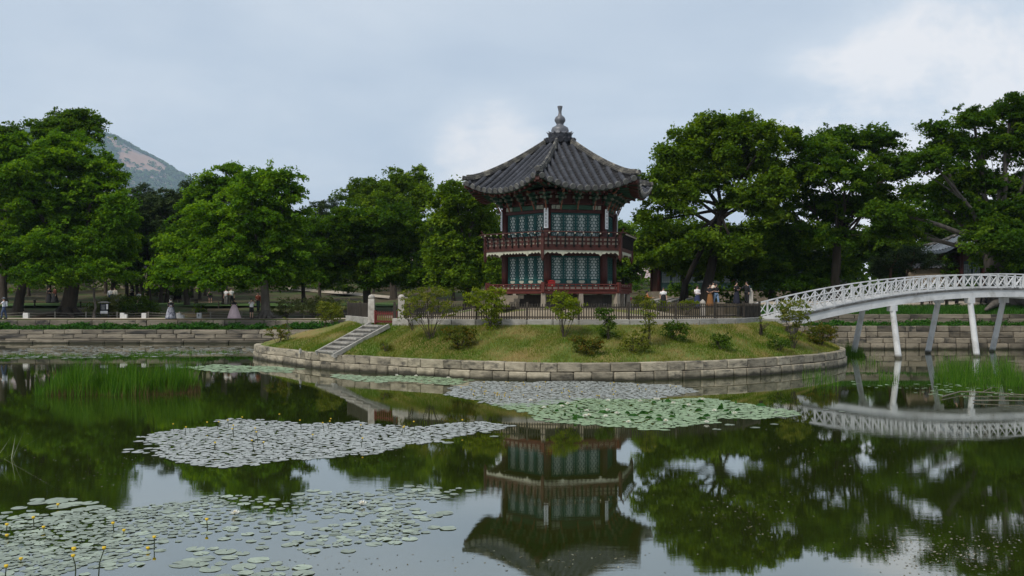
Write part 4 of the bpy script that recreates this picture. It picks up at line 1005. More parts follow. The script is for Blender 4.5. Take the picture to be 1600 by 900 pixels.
# ---- wood behind: pines and leafy trees, a few shapes reused
def pine_protos():
    out_ = []
    for s_ in range(2):
        h = 12.5; L_ = []
        for q in range(11):
            z = h*(.42+.058*q); a = q*2.4+s_; ro = 2.4*(1-.55*(q/11)**1.5)
            L_.append(((math.cos(a)*ro*.75, math.sin(a)*ro*.75, z), (1.5-.05*q, 1.5-.05*q, .5)))
        L_.append(((0,0,h*1.04), (1.0,1.0,.7)))
        e_ = tree('', (0,0,0), (.3,0,h*.72), L_, m_lp, m_bark, .2, dens=1.0, srad=.55, nl=60, ln=.30, wd=.08, flat=.3, droop=.05, name='pine_tree', cat='pine', twigs=1)
        out_.append(e_)
    return out_
def wood_protos():
    out_ = []
    for s_ in range(2):
        L_ = []
        for q in range(12):
            a = q*2.39996; z = 3.6+q*.72; ro = 3.0*math.sin(PI*min(.95, .25+q/14))
            L_.append(((math.cos(a)*ro*.8, math.sin(a)*ro*.8, z), (2.0, 2.0, 1.1)))
        e_ = tree('', (0,0,0), (.2,0,6.0), L_, m_ld, m_bark, .26, dens=1.0, srad=.85, nl=60, ln=.34, wd=.22, name='woodland_tree', cat='tree', twigs=1)
        out_.append(e_)
    return out_
PP_, WP_ = pine_protos(), wood_protos()
used_ = set()
def plant_copy(proto, x, y, sc, label, group):
    if proto.name not in used_: used_.add(proto.name); e_ = proto
    else:
        e_ = proto.copy(); COL.objects.link(e_)
        for ch in proto.children: c_ = ch.copy(); COL.objects.link(c_); c_.parent = e_
    e_.location = (x, y, gz(x, y)-.05); e_.rotation_euler = (0, 0, random.uniform(0, 6.28)); e_.scale = (sc, sc, sc*random.uniform(.93, 1.07))
    e_['label'] = label; e_['group'] = group; return e_
def skyline(px): return float(np.interp(px, [-60, 190, 205, 300, 330, 480, 510, 540, 680, 780, 1000, 1180, 1260, 1420, 1480, 1660], [300, 300, 292, 292, 320, 315, 318, 318, 330, 330, 345, 360, 365, 375, 340, 300]))
k_ = 0
for row, (Y0, n, kind) in enumerate(((100, 17, 'w'), (112, 20, 'p'), (126, 22, 'w'), (138, 22, 'p'))):
    for i in range(n):
        px = -60+1720*(i+random.uniform(.2, .8))/n; Y = Y0+random.uniform(-4, 4)
        x = (px-800)/F*Y
        if row == 0 and (195 < px < 300): continue
        if row == 0 and 500 < px < 620: continue
        pine = kind == 'p' or 195 < px < 300 or 510 < px < 575
        top = CAMH+(HZ-skyline(px)-random.uniform(-4, 24)+row*2)/F*Y; hgt = top-gz(x, Y)
        pr = (PP_ if pine else WP_)[k_ % 2]; k_ += 1
        plant_copy(pr, x, Y, hgt/(13.6 if pine else 12.6), 'dark pine in the deep woods behind the banks' if pine else 'dark leafy tree in the deep woods behind the banks', 'pines in the back wood' if pine else 'leafy trees in the back wood')

for i in range(13):
    px = 196+9.5*i+random.uniform(-3, 3); Y = random.uniform(97, 112); x = (px-800)/F*Y
    top = CAMH+(HZ-float(np.interp(px, [195, 215, 240, 262, 285, 310], [300, 292, 286, 284, 290, 300]))-random.uniform(-4, 26))/F*Y
    plant_copy(PP_[i % 2], x, Y, (top-gz(x, Y))/13.6, 'dark pine in the gap between the big left tree and the round tree', 'pines in the gap at left')
# ---- undergrowth bands on the ground under the woods
def leaf_band(name, label, pts, n, rad, hgt, mat, ln=.2, wd=.13, cat='undergrowth'):
    C = []
    for _ in range(n):
        (x0, y0), (x1, y1), sp_ = random.choice(pts); q = random.random(); x = x0+(x1-x0)*q+random.uniform(-.3, .3); y = y0+(y1-y0)*q+random.uniform(-sp_, sp_)
        C.append((x, y, gz(x, y)+random.uniform(.05, hgt)))
    V_, F_, t_ = sprays(np.array(C), np.full(n, rad)*(.6+.8*rng.random(n)), 40, ln, wd, .3, .15)
    o = bpy.data.objects.new(name, np_mesh(name, V_, F_, mat, t_)); link(o); tag(o, label, cat, kind='stuff'); return o
leaf_band('undergrowth', 'dark undergrowth beneath the woods behind the banks', [((-70, 118), (-20, 118), 3), ((-20, 122), (20, 122), 3), ((20, 112), (62, 112), 4), ((14, 84), (40, 82), 1.5)], 620, .8, 1.6, m_ld, .3, .2)
leaf_band('thicket', 'dark thicket closing the view low down behind the woods', [((-120, 146), (120, 146), 5)], 800, 2.6, 7.0, m_ld, .9, .65)
def ivy_strip(label, x0, x1, d0, d1, n, h0, mat):
    C = []
    for _ in range(n):
        x = random.uniform(x0, x1); d = random.uniform(d0, d1); y = float(ybank(x))+d
        hump = .5+.5*math.sin(x*1.9+3*math.sin(x*.6)); C.append((x, y, gz(x, y)+random.uniform(0, h0)*(.35+hump)))
    V_, F_, t_ = sprays(np.array(C), np.full(n, .26)*(.6+.8*rng.random(n)), 26, .15, .10, .35, .2)
    o = bpy.data.objects.new('ground_cover', np_mesh('ground_cover', V_, F_, mat, t_)); link(o); tag(o, label, 'ground cover', kind='stuff')
ivy_strip('bright green creeping plants on the terrace of the left bank wall', -46, -9, 1.0, 2.7, 1500, .34, m_ivy)
ivy_strip('green plants along the terrace of the wall behind the bridge', 16, 44, .7, 2.6, 620, .16, m_ivy)
# grass on the right bank slope
def blades(P, h, wd, lean, mat, name, label, cat='grass', tint=None):
    n = len(P); a = rng.random(n)*2*PI; d = np.stack([np.cos(a), np.sin(a), np.zeros(n)], 1); s_ = np.stack([-np.sin(a), np.cos(a), np.zeros(n)], 1)
    h = np.asarray(h).reshape(-1, 1)*np.ones((n, 1))
    if name == 'reeds': h = h*(.72+.28*np.sin(P[:, :1]*2.3+1.7*np.sin(P[:, 1:2]*1.9+P[:, :1]*.6))+.16*np.sin(P[:, :1]*6.1+P[:, 1:2]*3.3))
    V = np.empty((n, 3, 3)); le = rng.normal(size=(n, 1))*lean
    V[:, 0] = P-s_*wd/2; V[:, 1] = P+s_*wd/2; V[:, 2] = P+np.concatenate([d[:, :2]*h*le, h], 1)
    t_ = rng.random(n) if tint is None else tint
    o = bpy.data.objects.new(name, np_mesh(name, V.reshape(-1, 3), np.arange(3*n).reshape(n, 3), mat, t_)); link(o); return tag(o, label, cat, kind='stuff')
P = []
for _ in range(22000):
    x = random.uniform(17, 44); y = float(ybank(x))+random.uniform(2.9, 6.0); P.append((x, y, gz(x, y)))
blades(np.array(P), .14+.16*rng.random(len(P)), .035, .5, m_ivy, 'grass', 'tall green grass on the slope behind the bridge piers')
# island turf: blades greener or drier in patches
P = []; tn = []
while len(P) < 85000:
    a = random.uniform(-PI*1.02, PI*.15) if random.random() < .93 else random.uniform(-PI, PI); ro, rf = r_out(a)-.36, r_fen(a)+.12; r = rf+(ro-rf)*random.random()
    x, y = IC[0]+r*math.cos(a), IC[1]+r*math.sin(a)
    q = math.sin(x*.9+1.3*math.sin(y*.8))*math.sin(y*1.1+1.1*math.sin(x*.7))+.5*math.sin(x*2.3+y*1.7)+.35*math.sin(x*4.1-y*3.3)
    tv = .42+.46*q+random.gauss(0, .13)+.12*math.sin(x*.35+1)
    if tv > .72 and random.random() < .45: continue
    P.append((x, y, iz(x, y)-.01)); tn.append(min(1, max(0, tv)))
blades(np.array(P), .05+.10*rng.random(len(P)), .022, .7, m_blade, 'grass', 'short patchy turf of the island bank, green and straw coloured', tint=np.array(tn))

# ---- shrubs on the island bank
def island_hit(px, py):
    best = None; Y = 40.0
    while Y < 57:
        p = pix(px, py, Y)
        if p.z <= iz(p.x, p.y) : return Vector((p.x, p.y, iz(p.x, p.y)))
        Y += .05
    p = pix(px, py, 50); return Vector((p.x, p.y, iz(p.x, p.y)))
def ground_hit(px, py, Y0=70, Y1=135):
    Y = Y0
    while Y < Y1:
        p = pix(px, py, Y)
        if p.z <= gz(p.x, p.y): return Vector((p.x, p.y, gz(p.x, p.y)))
        Y += .1
    p = pix(px, py, Y1); return Vector((p.x, p.y, gz(p.x, p.y)))
def shrub(label, px, py, lobes, mat, stems=6, dens=1.0, ln=.10, wd=.065, srad=.17, nl=16, base=None, bark=None, group=None, spread_=.10, name='shrub', sr=.016):
    b = base if base is not None else island_hit(px, py); k = b.y/F
    e_ = empty(name, b, label, 'shrub', group); tb = MB(); parts = []; cs = []
    for q in lobes:
        q = (q[0], q[1], q[2]*1.12, q[3]*1.12); c = pix(q[0], q[1], b.y+random.uniform(-.15, .15)*q[2]*k)-b; r = (q[2]*k, q[2]*k*.9, q[3]*k); cs.append((c, r))
        n = max(4, int(dens*5.5*(r[0]*r[1]+2*r[0]*r[2])/3/(srad**2)))
        C, d = lobe_points(c, r, n, .35, -.9)
        parts.append(sprays(C, srad*(.6+.7*rng.random(len(C))), nl, ln, wd, .35, .2, up=.8, spread=.9))
        for j in range(max(1, stems//len(lobes))):
            t_ = C[random.randrange(len(C))]; s0 = Vector((random.uniform(-1,1)*spread_, random.uniform(-1,1)*spread_, -.05))
            pts_ = limb(tb, s0, c.lerp(Vector(t_), .6), sr, sr*.4, 5, .10, 4)
            for _ in range(2): limb(tb, pts_[random.choice((2,3))], C[random.randrange(len(C))], sr*.5, sr*.2, 4, .1, 3)
    tb.build('stems', bark or m_bark, e_)
    V_, F_, t_ = join(parts); o = bpy.data.objects.new('foliage', np_mesh('foliage', V_, F_, mat, t_)); link(o, e_); return e_
shrub('airy many-stemmed shrub with sparse leaves right of the gate posts', 672, 530, [(665,470,28,16),(695,480,22,14),(645,485,16,16),(675,455,24,8)], m_ly, 14, .42)
shrub('thin sapling leaning beside the right gate post', 645, 515, [(640,465,14,14),(632,490,10,14)], m_ly, 6, .4)
shrub('bright yellow-green umbrella-shaped shrub at the left end of the pavilion', 768, 514, [(755,462,26,11),(775,458,16,9),(735,470,12,7),(768,478,24,10),(768,500,13,14)], m_lb, 9, .85, sr=.02)
shrub('dark-footed bush with reddish leaf tips below the fence', 720, 545, [(718,528,20,18),(705,522,12,12),(733,520,12,10)], m_lr, 8, .8)
shrub('yellow-green umbrella shrub on bare forked stems in front of the pavilion', 881, 527, [(880,468,26,10),(895,478,18,9),(868,480,14,8),(885,490,18,9),(875,460,10,6)], m_lb, 12, .6, spread_=.05, sr=.018)
shrub('reddish dark bush low on the bank under the pavilion', 918, 553, [(917,540,19,13),(905,530,12,8),(930,535,12,10)], m_lr, 8, .9)
shrub('upright glossy green shrub with pale tips right of the umbrella shrub', 951, 531, [(951,515,16,15),(948,492,14,10),(940,485,10,6)], m_ls, 8, .85)
shrub('loose olive bush with grey twigs near the bank foot', 990, 551, [(990,538,22,12),(985,525,14,10),(1008,530,10,12)], m_ly, 10, .55)
shrub('tall thin shrub with light leaves reaching above the fence', 1013, 541, [(1012,515,11,20),(1015,485,13,14),(1013,468,9,9)], m_ly, 8, .6, spread_=.05)
shrub('round dark green bush close under the fence kerb', 1055, 532, [(1055,518,19,14),(1048,510,10,8),(1066,512,9,8)], m_ls, 7, 1.0)
shrub('low green bush alone on the right half of the bank', 1127, 546, [(1127,533,18,12),(1120,526,8,7)], m_ls, 7, .85)
shrub('small leafless twiggy shrub near the bridge landing', 1189, 524, [(1188,508,15,13)], m_ly, 16, .14)
shrub('squat green bush near the right end of the bank', 1216, 547, [(1216,534,17,12)], m_ls, 7, .8)
shrub('tall feathery shrub partly hiding the foot of the bridge', 1240, 545, [(1238,482,26,16),(1225,495,12,14),(1255,500,14,14),(1242,520,9,14)], m_ly, 12, .6, spread_=.08)
shrub('dense olive-green bush at the right tip of the island', 1283, 540, [(1283,522,22,16),(1295,515,12,9),(1272,527,12,11)], m_lr, 8, 1.0)
shrub('yellow-green shrub standing left of the staircase top', 515, 507, [(515,488,20,14),(508,478,14,9),(526,485,10,10)], m_ly, 8, .8, base=Vector((-11.3, 57.5, 1.6)))
shrub('thin reddish bush at the left end of the island', 435, 536, [(434,522,17,11),(445,515,10,8)], m_lr, 8, .45)
shrub('bare pale sapling near the left end of the island', 452, 532, [(452,500,8,26)], m_ly, 6, .12, bark=m_barkg)
shrub('sparse little bush right of the staircase foot', 603, 549, [(602,537,13,9)], m_lr, 8, .35)
for (px, Y, label, lob, mt) in ((1005, 55.5, 'bright green shrub behind the fence at the right of the pavilion', [(1004,466,13,9),(1000,476,14,8)], m_lb),
                              (1030, 56.0, 'second bright shrub behind the fence, lower and wider', [(1024,484,16,9),(1036,478,10,8)], m_lb),
                              (1070, 57.5, 'low green bush behind the fence before the great oak', [(1072,477,14,7),(1085,473,8,6)], m_lb)):
    b = pix(px, 490, Y); b.z = iz(b.x, b.y); shrub(label, px, 490, lob, mt, 6, .7, base=b)
# ---- shrubs along the left path and behind the island
m_sv = leafmat('leaf_silvery', (0.10,0.13,0.035), (0.18,0.21,0.07), (0.29,0.31,0.13))
def bank_shrub(label, px, py, lobes, mat, dens=.9, Y=None):
    if Y: b = pix(px, py, Y); b.z = gz(b.x, b.y)
    else: b = ground_hit(px, py)
    return shrub(label, px, py, lobes, mat, 8, dens, .16, .10, .28, 20, base=b, sr=.02)
bank_shrub('large rounded dark bush behind the white bollards', 215, 494, [(213,476,26,15),(232,482,16,10)], m_ls)
bank_shrub('bank of pale green shrubs behind the information board', 178, 493, [(185,472,22,12),(168,478,18,12),(160,486,24,8),(192,487,22,7)], m_sv, .85)
bank_shrub('small tuft of shrub left of the information board', 147, 493, [(146,480,12,9)], m_ly, .6)
bank_shrub('small green bush between bollards and pink-skirted woman', 313, 492, [(313,483,10,8)], m_ls, .8)
bank_shrub('pale loose shrub right of the tree roots', 448, 497, [(450,478,18,13),(438,486,12,9)], m_sv, .6)
bank_shrub('silvery green shrub mass behind the left end of the island', 490, 497, [(480,478,22,13),(500,474,20,12),(520,482,18,10)], m_sv, .75)
bank_shrub('green hedge-like shrub beyond the sand-coloured gate post', 545, 496, [(545,478,22,9),(560,484,12,7)], m_sv, .7)
bank_shrub('dark low shrub on the lawn under the left woods', 262, 470, [(255,456,30,7),(285,458,14,5)], m_ls, .7)
bank_shrub('round dark shrub beside the curving pale path', 538, 462, [(535,448,14,9),(548,452,10,6)], m_ls, .7)
bank_shrub('dark clipped shrub on the terrace behind the island\'s right end', 1225, 468, [(1225,455,20,10)], m_ls, .8)
bank_shrub('vine-covered green bush between the tan wall and the timber hall', 1492, 440, [(1490,415,16,22),(1482,405,8,12)], m_ld, .9, Y=84)

# pale path running off between the trees behind the left end of the island
mb = MB(); v = []
for px, py in ((640,469),(605,466),(570,462.5),(535,459.5),(505,457),(478,454.5),(450,452.5)):
    a, b = ground_hit(px, py+2.2), ground_hit(px, py-2.2)
    for q in (a, a.lerp(b, .5), b): v.append((q.x, q.y, gz(q.x, q.y)+.14))
mb.add(v, [(i*3+k, i*3+k+1, (i+1)*3+k+1, (i+1)*3+k) for i in range(6) for k in range(2)])
tag(mb.build('path', m_path), 'pale path running off between the trees behind the island', kind='structure')
m_pale = leafmat('pale_blade', (.20,.22,.14), (.30,.32,.22), (.42,.43,.32), .3)
# ---- reeds
def reed_bed(name, label, pts, n, hmin, hmax, mat=m_reed, wd=.022, lean=.22):
    P = []
    for _ in range(n):
        x0, y0, rx, ry = random.choice(pts); a = random.random()*2*PI; r = math.sqrt(random.random())
        P.append((x0+rx*r*math.cos(a), y0+ry*r*math.sin(a), -.05))
    P = np.array(P); return blades(P, hmin+(hmax-hmin)*rng.random(len(P))**.7, wd, lean, mat, name, label, 'reeds')
def wpt(px, py): Y = F*CAMH/(py-HZ); return ((px-800)/F*Y, Y)
def epx(px, py, rx, ry): x, y = wpt(px, py); return (x, y, rx*y/F, ry)
reed_bed('reeds', 'dense bed of tall green reeds standing in the water at the left', [epx(110,610,38,2.0), epx(160,610,48,2.2), epx(220,610,50,2.2), epx(275,609,36,1.8), epx(195,606,100,2.2), epx(200,612,100,.8)], 4600, .30, 1.5, wd=.030, lean=.32)
reed_bed('reeds', 'brown dead stalks at the foot of the left reed bed', [epx(110,613,40,1.2), epx(190,614,106,1.2), epx(275,612,38,1.2)], 2200, .15, .55, m_rust, .024, .35)
reed_bed('reeds', 'thin belt of grass in shallow water along the left wall', [epx(60,556,70,.9), epx(290,551,90,.8), epx(200,556,60,.5)], 3200, .08, .34)
reed_bed('reeds', 'loose reeds round the piers at the right edge of the pond', [epx(px_, py_, rx_, ry_) for px_, py_, rx_, ry_ in ((1470,598,9,.5),(1484,592,8,.5),(1497,600,12,.6),(1512,590,11,.6),(1528,598,9,.5),(1540,586,14,.6),(1556,594,9,.4),(1570,584,12,.5),(1588,590,14,.5),(1520,575,26,1.0),(1480,572,16,.8),(1560,572,30,1.0),(1545,606,22,.5),(1590,604,16,.5),(1503,596,16,.7),(1508,592,14,.6),(1498,590,12,.5))], 2300, .25, 1.15, wd=.020, lean=.40)
reed_bed('reeds', 'wispy reeds at the foot of the island wall on the right', [epx(1285,600,26,1.2), epx(1275,590,22,1.0), epx(1388,592,12,.7), epx(1355,568,26,.8)], 420, .25, .85, wd=.018, lean=.4)
reed_bed('reeds', 'green reeds in the water beyond the right tip of the island', [epx(1320,553,26,.9), epx(1335,556,16,.7)], 900, .4, 1.1, wd=.026)
b_ = pix(2, 690, 20); reed_bed('reeds', 'few pale reed blades entering at the left picture edge', [(-10.95, 20.6, .25, .3)], 6, .4, .8, mat=m_pale, wd=.022, lean=.6)
# ================================================================ WATER LILIES
def padmat(name, c1, c2, rough, spec):
    m = pmat(name, c1, c2, 2.5, rough, 0.15, 9, rnd=.28, spec=spec); return m
m_padg = padmat('pad_grey_green', (0.25,0.275,0.25), (0.36,0.375,0.365), .5, 1.0)
m_padl = padmat('pad_light_green', (0.17,0.26,0.125), (0.26,0.35,0.20), .5, .9)
m_padp = padmat('pad_pale', (0.20,0.245,0.175), (0.285,0.33,0.255), .34, 1.0)
m_petal = pmat('white_petal', (0.72,0.70,0.62), (0.80,0.79,0.74), 6, .6)
m_yel = pmat('yellow_petal', (0.55,0.36,0.015), (0.66,0.46,0.03), 6, .6)
m_stalk = pmat('lily_stalk', (0.020,0.028,0.012), (0.04,0.05,0.02), 6, .8)
m_fold = leafmat('folded_leaf', (0.014,0.055,0.010), (0.024,0.085,0.014), (0.045,0.12,0.02), .3)
def pad_verts(seed, n=11):
    r2 = random.Random(seed); notch = r2.uniform(.12, .28); vs = [(0, 0, .003)]
    for i in range(n+1):
        a = notch+(2*PI-2*notch)*i/n; r_ = .5*(1+r2.uniform(-.05, .05)); z = .004+r2.uniform(-.002, .003)+(.010 if r2.random() < .08 else 0); vs.append((r_*math.cos(a), r_*math.sin(a), z))
    return vs, [(0, i, i+1) for i in range(1, n+1)]
PADV = [pad_verts(s) for s in range(6)]
def inside(poly, x, y):
    c = False; j = len(poly)-1
    for i in range(len(poly)):
        xi, yi = poly[i]; xj, yj = poly[j]
        if (yi > y) != (yj > y) and x < (xj-xi)*(y-yi)/(yj-yi)+xi: c = not c
        j = i
    return c
PATCH = [ # outline as seen from the shore (column,row), size range, count, material, fringe noise, name
 ('broad grey raft of lily pads left of the pavilion reflection', [(218,690),(260,676),(330,668),(355,657),(440,658),(470,664),(560,664),(650,667),(740,661),(785,665),(775,672),(740,680),(690,683),(640,694),(560,706),(480,718),(420,727),(340,724),(270,714),(232,705)], .15, .29, 2500, 'g', .2),
 ('wide pale green raft of lily pads before the island wall', [(790,632),(860,626),(960,624),(1080,624),(1190,632),(1235,645),(1215,652),(1160,655),(1120,656),(1080,662),(1010,670),(960,668),(900,660),(830,645)], .20, .38, 2500, 'l', .2),
 ('thin grey sheet of small lily pads along the island wall', [(700,612),(745,598),(860,596),(960,598),(1060,604),(1085,615),(1000,622),(900,626),(800,634),(740,628)], .16, .3, 2100, 'g', .2),
 ('narrow strip of lily pads close under the island wall', [(520,586),(600,588),(700,590),(740,596),(700,600),(600,597),(540,592)], .22, .4, 420, 'l', .2),
 ('lily pads by the left corner of the island', [(290,574),(340,570),(400,572),(460,576),(455,581),(380,582),(320,579)], .3, .5, 330, 'l', .2),
 ('field of lily pads in the near left corner', [(-10,822),(60,812),(150,800),(230,788),(330,782),(430,785),(520,800),(600,808),(610,820),(480,832),(360,842),(260,852),(200,868),(140,888),(90,910),(-10,915)], .10, .23, 950, 'p', .25),
 ('loose band of lily pads toward the picture centre', [(495,775),(560,765),(640,764),(725,772),(690,782),(620,792),(540,796),(500,788)], .10, .27, 95, 'p', .2),
 ('loose band of lily pads toward the picture centre', [(600,797),(640,793),(650,805),(625,818),(640,838),(590,852),(560,848),(570,832),(520,842),(482,848),(500,832),(560,820)], .10, .27, 75, 'p', .2),
 ('few pale lily pads at the bottom edge', [(328,884),(345,872),(400,868),(475,874),(470,886),(400,896),(340,894),(290,890)], .16, .34, 60, 'p', .5),
 ('thin floating leaves spread along the left wall', [(-10,548),(100,541),(400,543),(430,550),(300,556),(120,560),(-10,560)], .18, .34, 650, 'g', .5),
 ('scattered small leaves among the bridge piers', [(1330,600),(1380,596),(1480,602),(1600,600),(1600,625),(1480,618),(1380,612)], .10, .22, 70, 'l', .6),
]
SINGLE = [(297,877,.3),(285,882,.34),(640,830,.28),(700,826,.26),(695,802,.3),(680,806,.26),(665,812,.2),(390,812,.25),(430,818,.24),(470,812,.2),(360,826,.25),(60,786,.34),(89,781,.36),(112,788,.40),(128,797,.34),(92,792,.4),(30,794,.26),(97,802,.34),(46,805,.30),(118,809,.34),(75,813,.3),(105,782,.34),(88,784,.4),(58,781,.25),(140,786,.3),(150,793,.32),(165,800,.3),(1075,664,.4),(1140,664,.36),(1210,663,.3),(1180,668,.35),(1120,671,.3),(1240,650,.3),(1290,640,.25),(1315,643,.25),(760,676,.3),(772,682,.3),(700,692,.35),(620,700,.3)]
pads = []
for (lab, poly, s0, s1, n, mk, fr) in PATCH:
    x0, x1 = min(p[0] for p in poly), max(p[0] for p in poly); y0, y1 = min(p[1] for p in poly), max(p[1] for p in poly)
    wp = [wpt(*p) for p in poly]; X0, X1 = min(p[0] for p in wp), max(p[0] for p in wp); Y0, Y1 = min(p[1] for p in wp), max(p[1] for p in wp)
    got = 0; tries = 0; cell = {}
    while got < n and tries < n*45:
        tries += 1; X = random.uniform(X0-.4, X1+.4); Y = random.uniform(Y0-.4, Y1+.4)
        e = fr*1.3; sg = .10 if mk != 'p' else .16
        wx = X+random.gauss(0, sg)+e*math.sin(Y*2.1+X*.7)*.8+e*.5*math.sin(X*3.7+Y*1.3); wy = Y+random.gauss(0, sg)+e*math.sin(X*1.7)*1.2+e*.5*math.sin(Y*4.1+X*2.9)
        if not inside(wp, wx, wy): continue
        if math.sin(X*2.9+1.7*math.sin(Y*1.9))*math.sin(Y*2.3+X*.8) < -.86+fr*.55 and random.random() < .85: continue
        fk_ = 1.0
        if mk == 'p' and lab.startswith('field'): fk_ = float(np.interp(X, [-7, -5.4, -4.4, -3.2, -1], [1, 1, 1.7, 2.1, 2.4]))
        elif mk == 'p': fk_ = 1.25
        d = random.uniform(s0, s1); gx_, gy_ = int(X/.25), int(Y/.25); ok = True
        for a in (-1,0,1):
            for b in (-1,0,1):
                for (qx, qy, qd) in cell.get((gx_+a, gy_+b), ()):
                    if (qx-X)**2+(qy-Y)**2 < (.40*(qd+d)*fk_)**2: ok = False
        if not ok: continue
        cell.setdefault((gx_, gy_), []).append((X, Y, d)); pads.append((X, Y, d, mk, lab)); got += 1
for (px, py, d) in SINGLE: X, Y = wpt(px, py); pads.append((X, Y, d*(1 if py > 720 else .8), 'p', 'loose lily pads floating apart from the rafts'))
pads.sort(key=lambda p: -p[2]*p[2]/p[1]**3)
PM = {'g': m_padg, 'l': m_padl, 'p': m_padp}; PMESH = {}
for k, m in PM.items():
    PMESH[k] = []
    for v, f in PADV:
        me = bpy.data.meshes.new('lily_pad'); me.from_pydata(v, [], f); me.materials.append(m); PMESH[k].append(me)
NI = 295
for i, (X, Y, d, mk, lab) in enumerate(pads[:NI]):
    o = inst('lily_pad', random.choice(PMESH[mk]), Matrix.Translation((X, Y, .001*(i % 5))) @ Matrix.Rotation(random.uniform(0, 6.28), 4, 'Z') @ Matrix.Diagonal((d, d, 1, 1)))
    zone = ('near left corner' if X < -1.6 else 'near centre') if Y < 18 else 'middle rafts'
    tag(o, {'near left corner': 'round pale lily pad floating in the near left corner of the pond', 'near centre': 'round pale lily pad in the loose scatter near the bottom centre', 'middle rafts': 'round lily pad at the rim of a raft farther out'}[zone], 'lily pad', 'lily pads in the '+zone)
for mk in 'glp':
    P = [p for p in pads[NI:] if p[3] == mk]; V = []; Fc = []; b = 0
    for (X, Y, d, _, _) in P:
        v, f = random.choice(PADV); a = random.uniform(0, 6.28); v = np.array(v); zz = random.random()*.006
        V.append(np.stack([X+d*(v[:, 0]*math.cos(a)-v[:, 1]*math.sin(a)), Y+d*(v[:, 0]*math.sin(a)+v[:, 1]*math.cos(a)), v[:, 2]+zz], 1)); Fc.append(np.array(f)+b); b += len(v)
    o = bpy.data.objects.new('lily_pads', np_mesh('lily_pads', np.concatenate(V), np.concatenate(Fc), PM[mk])); link(o)
    tag(o, {'g': 'rafts of small grey-green lily pads out on the pond', 'l': 'rafts of light green lily pads before the island', 'p': 'small pale lily pads filling the near rafts'}[mk], 'lily pads', kind='stuff')
# folded dark leaves standing up in the pale green raft
P = []; 
for _ in range(62):
    px, py = random.uniform(860, 1190), random.uniform(628, 660); X, Y = wpt(px, py)
    if inside(PATCH[1][1], px, py): P.append((X, Y))
mbv = MB()
for (X, Y) in P:
    s_ = random.uniform(.09, .19); a = random.uniform(0, 6.28); c = Vector((X, Y, .03)); u = Vector((math.cos(a), math.sin(a), 0)); h = Vector((0, 0, s_*random.uniform(.3, .75)))
    v = Vector((-u.y, u.x, 0)); mbv.add([c-u*s_, c+v*s_*.3, c+u*s_, c-u*s_*.3+h, c+u*s_*.5+h*.8], [(0,1,3),(1,2,4),(1,4,3)])
o = mbv.build('raised_lily_leaves', m_fold); a_ = o.data.attributes.new('tint', 'FLOAT', 'FACE'); a_.data.foreach_set('value', [random.random() for _ in o.data.polygons])
tag(o, 'dark green curled leaves standing up in the pale green raft', 'leaves', kind='stuff')
# flowers
fl = MB()
for ring, (n, r_, z_, ln_) in enumerate(((8, .10, .05, .10), (7, .07, .08, .09), (5, .04, .10, .07))):
    for i in range(n):
        a = 2*PI*i/n+ring*.4; u = Vector((math.cos(a), math.sin(a), 0)); v = Vector((-u.y, u.x, 0)); tip = u*(r_+ln_*.4)+Vector((0, 0, z_+.04)); b0 = u*.015+Vector((0, 0, .02)); m_ = u*(r_*.7)+Vector((0, 0, z_*.55))
        fl.add([b0, m_+v*.03, tip, m_-v*.03], [(0,1,2,3)])
fl = fl.mesh('petals', m_petal); ctr = MB().lathe([(.02,.03),(.03,.07),(.01,.10)], 7).mesh('flower_centre', m_yel)
WL = [(566,791),(367,806),(829,628),(878,637),(917,644),(944,645),(949,643),(964,648),(920,651),(914,652),(946,653),(887,633),(982,662),(1024,626),(1028,626),(1052,632),(1104,662),(1098,626),(1076,635),(1116,644),(950,628),(700,592),(650,589),(620,588),(1148,648),(850,639),(1000,629),(1040,660)]
gens = {'near': 0}
for i, (px, py) in enumerate(WL):
    X, Y = wpt(px, py); sc = .60 if py > 720 else .62
    lab = 'single white water lily open near the bottom centre' if i == 0 else 'single white water lily left of the bottom centre, on sparse pads' if i == 1 else 'open white water lily flower on the pale green raft' if py > 610 else 'white water lily flower under the island wall'
    e_ = empty('water_lily', (X, Y, .02), lab, 'flower', None if i < 2 else 'white water lilies on the pale raft' if py > 610 else 'white water lilies under the island wall'); e_.scale = (sc,)*3
    inst('petals', fl, Matrix.Rotation(i, 4, 'Z'), e_); inst('flower_centre', ctr, Matrix.Identity(4), e_)
cupv = MB().lathe([(.008,-.02),(.030,-.008),(.040,.018),(.034,.035),(.012,.03)], 8).mesh('flower_cup', m_yel, True)
YL = [(8,888,.16,1),(119,872,.18,1),(153,862,.32,1),(241,842,.13,1),(193,835,.04,0),(10,822,.10,1),(10,842,.03,0),(69,830,.04,0),(90,794,.04,0),(178,830,.1,0),(53,823,.12,0),(324,826,.12,0),(33,878,.02,0),(231,861,.02,0)]
for i in range(30):
    px, py = random.uniform(235, 740), random.uniform(664, 712)
    if inside(PATCH[0][1], px, py): YL.append((px, py-4, random.uniform(.12, .26), 2))
for i in range(60):
    px, py = random.uniform(720, 1080), random.uniform(600, 626)
    if inside(PATCH[2][1], px, py) and len(YL) < 90: YL.append((px, py, random.uniform(.06, .16), 3))
near_lab = {0: 'yellow pond lily cut by the left picture edge on a bent stalk', 1: 'yellow pond lily with two heads close together in the near left corner', 2: 'tallest yellow pond lily on a straight dark stalk mirrored in the open water', 3: 'yellow pond lily on a leaning stalk at the right of the near field'}
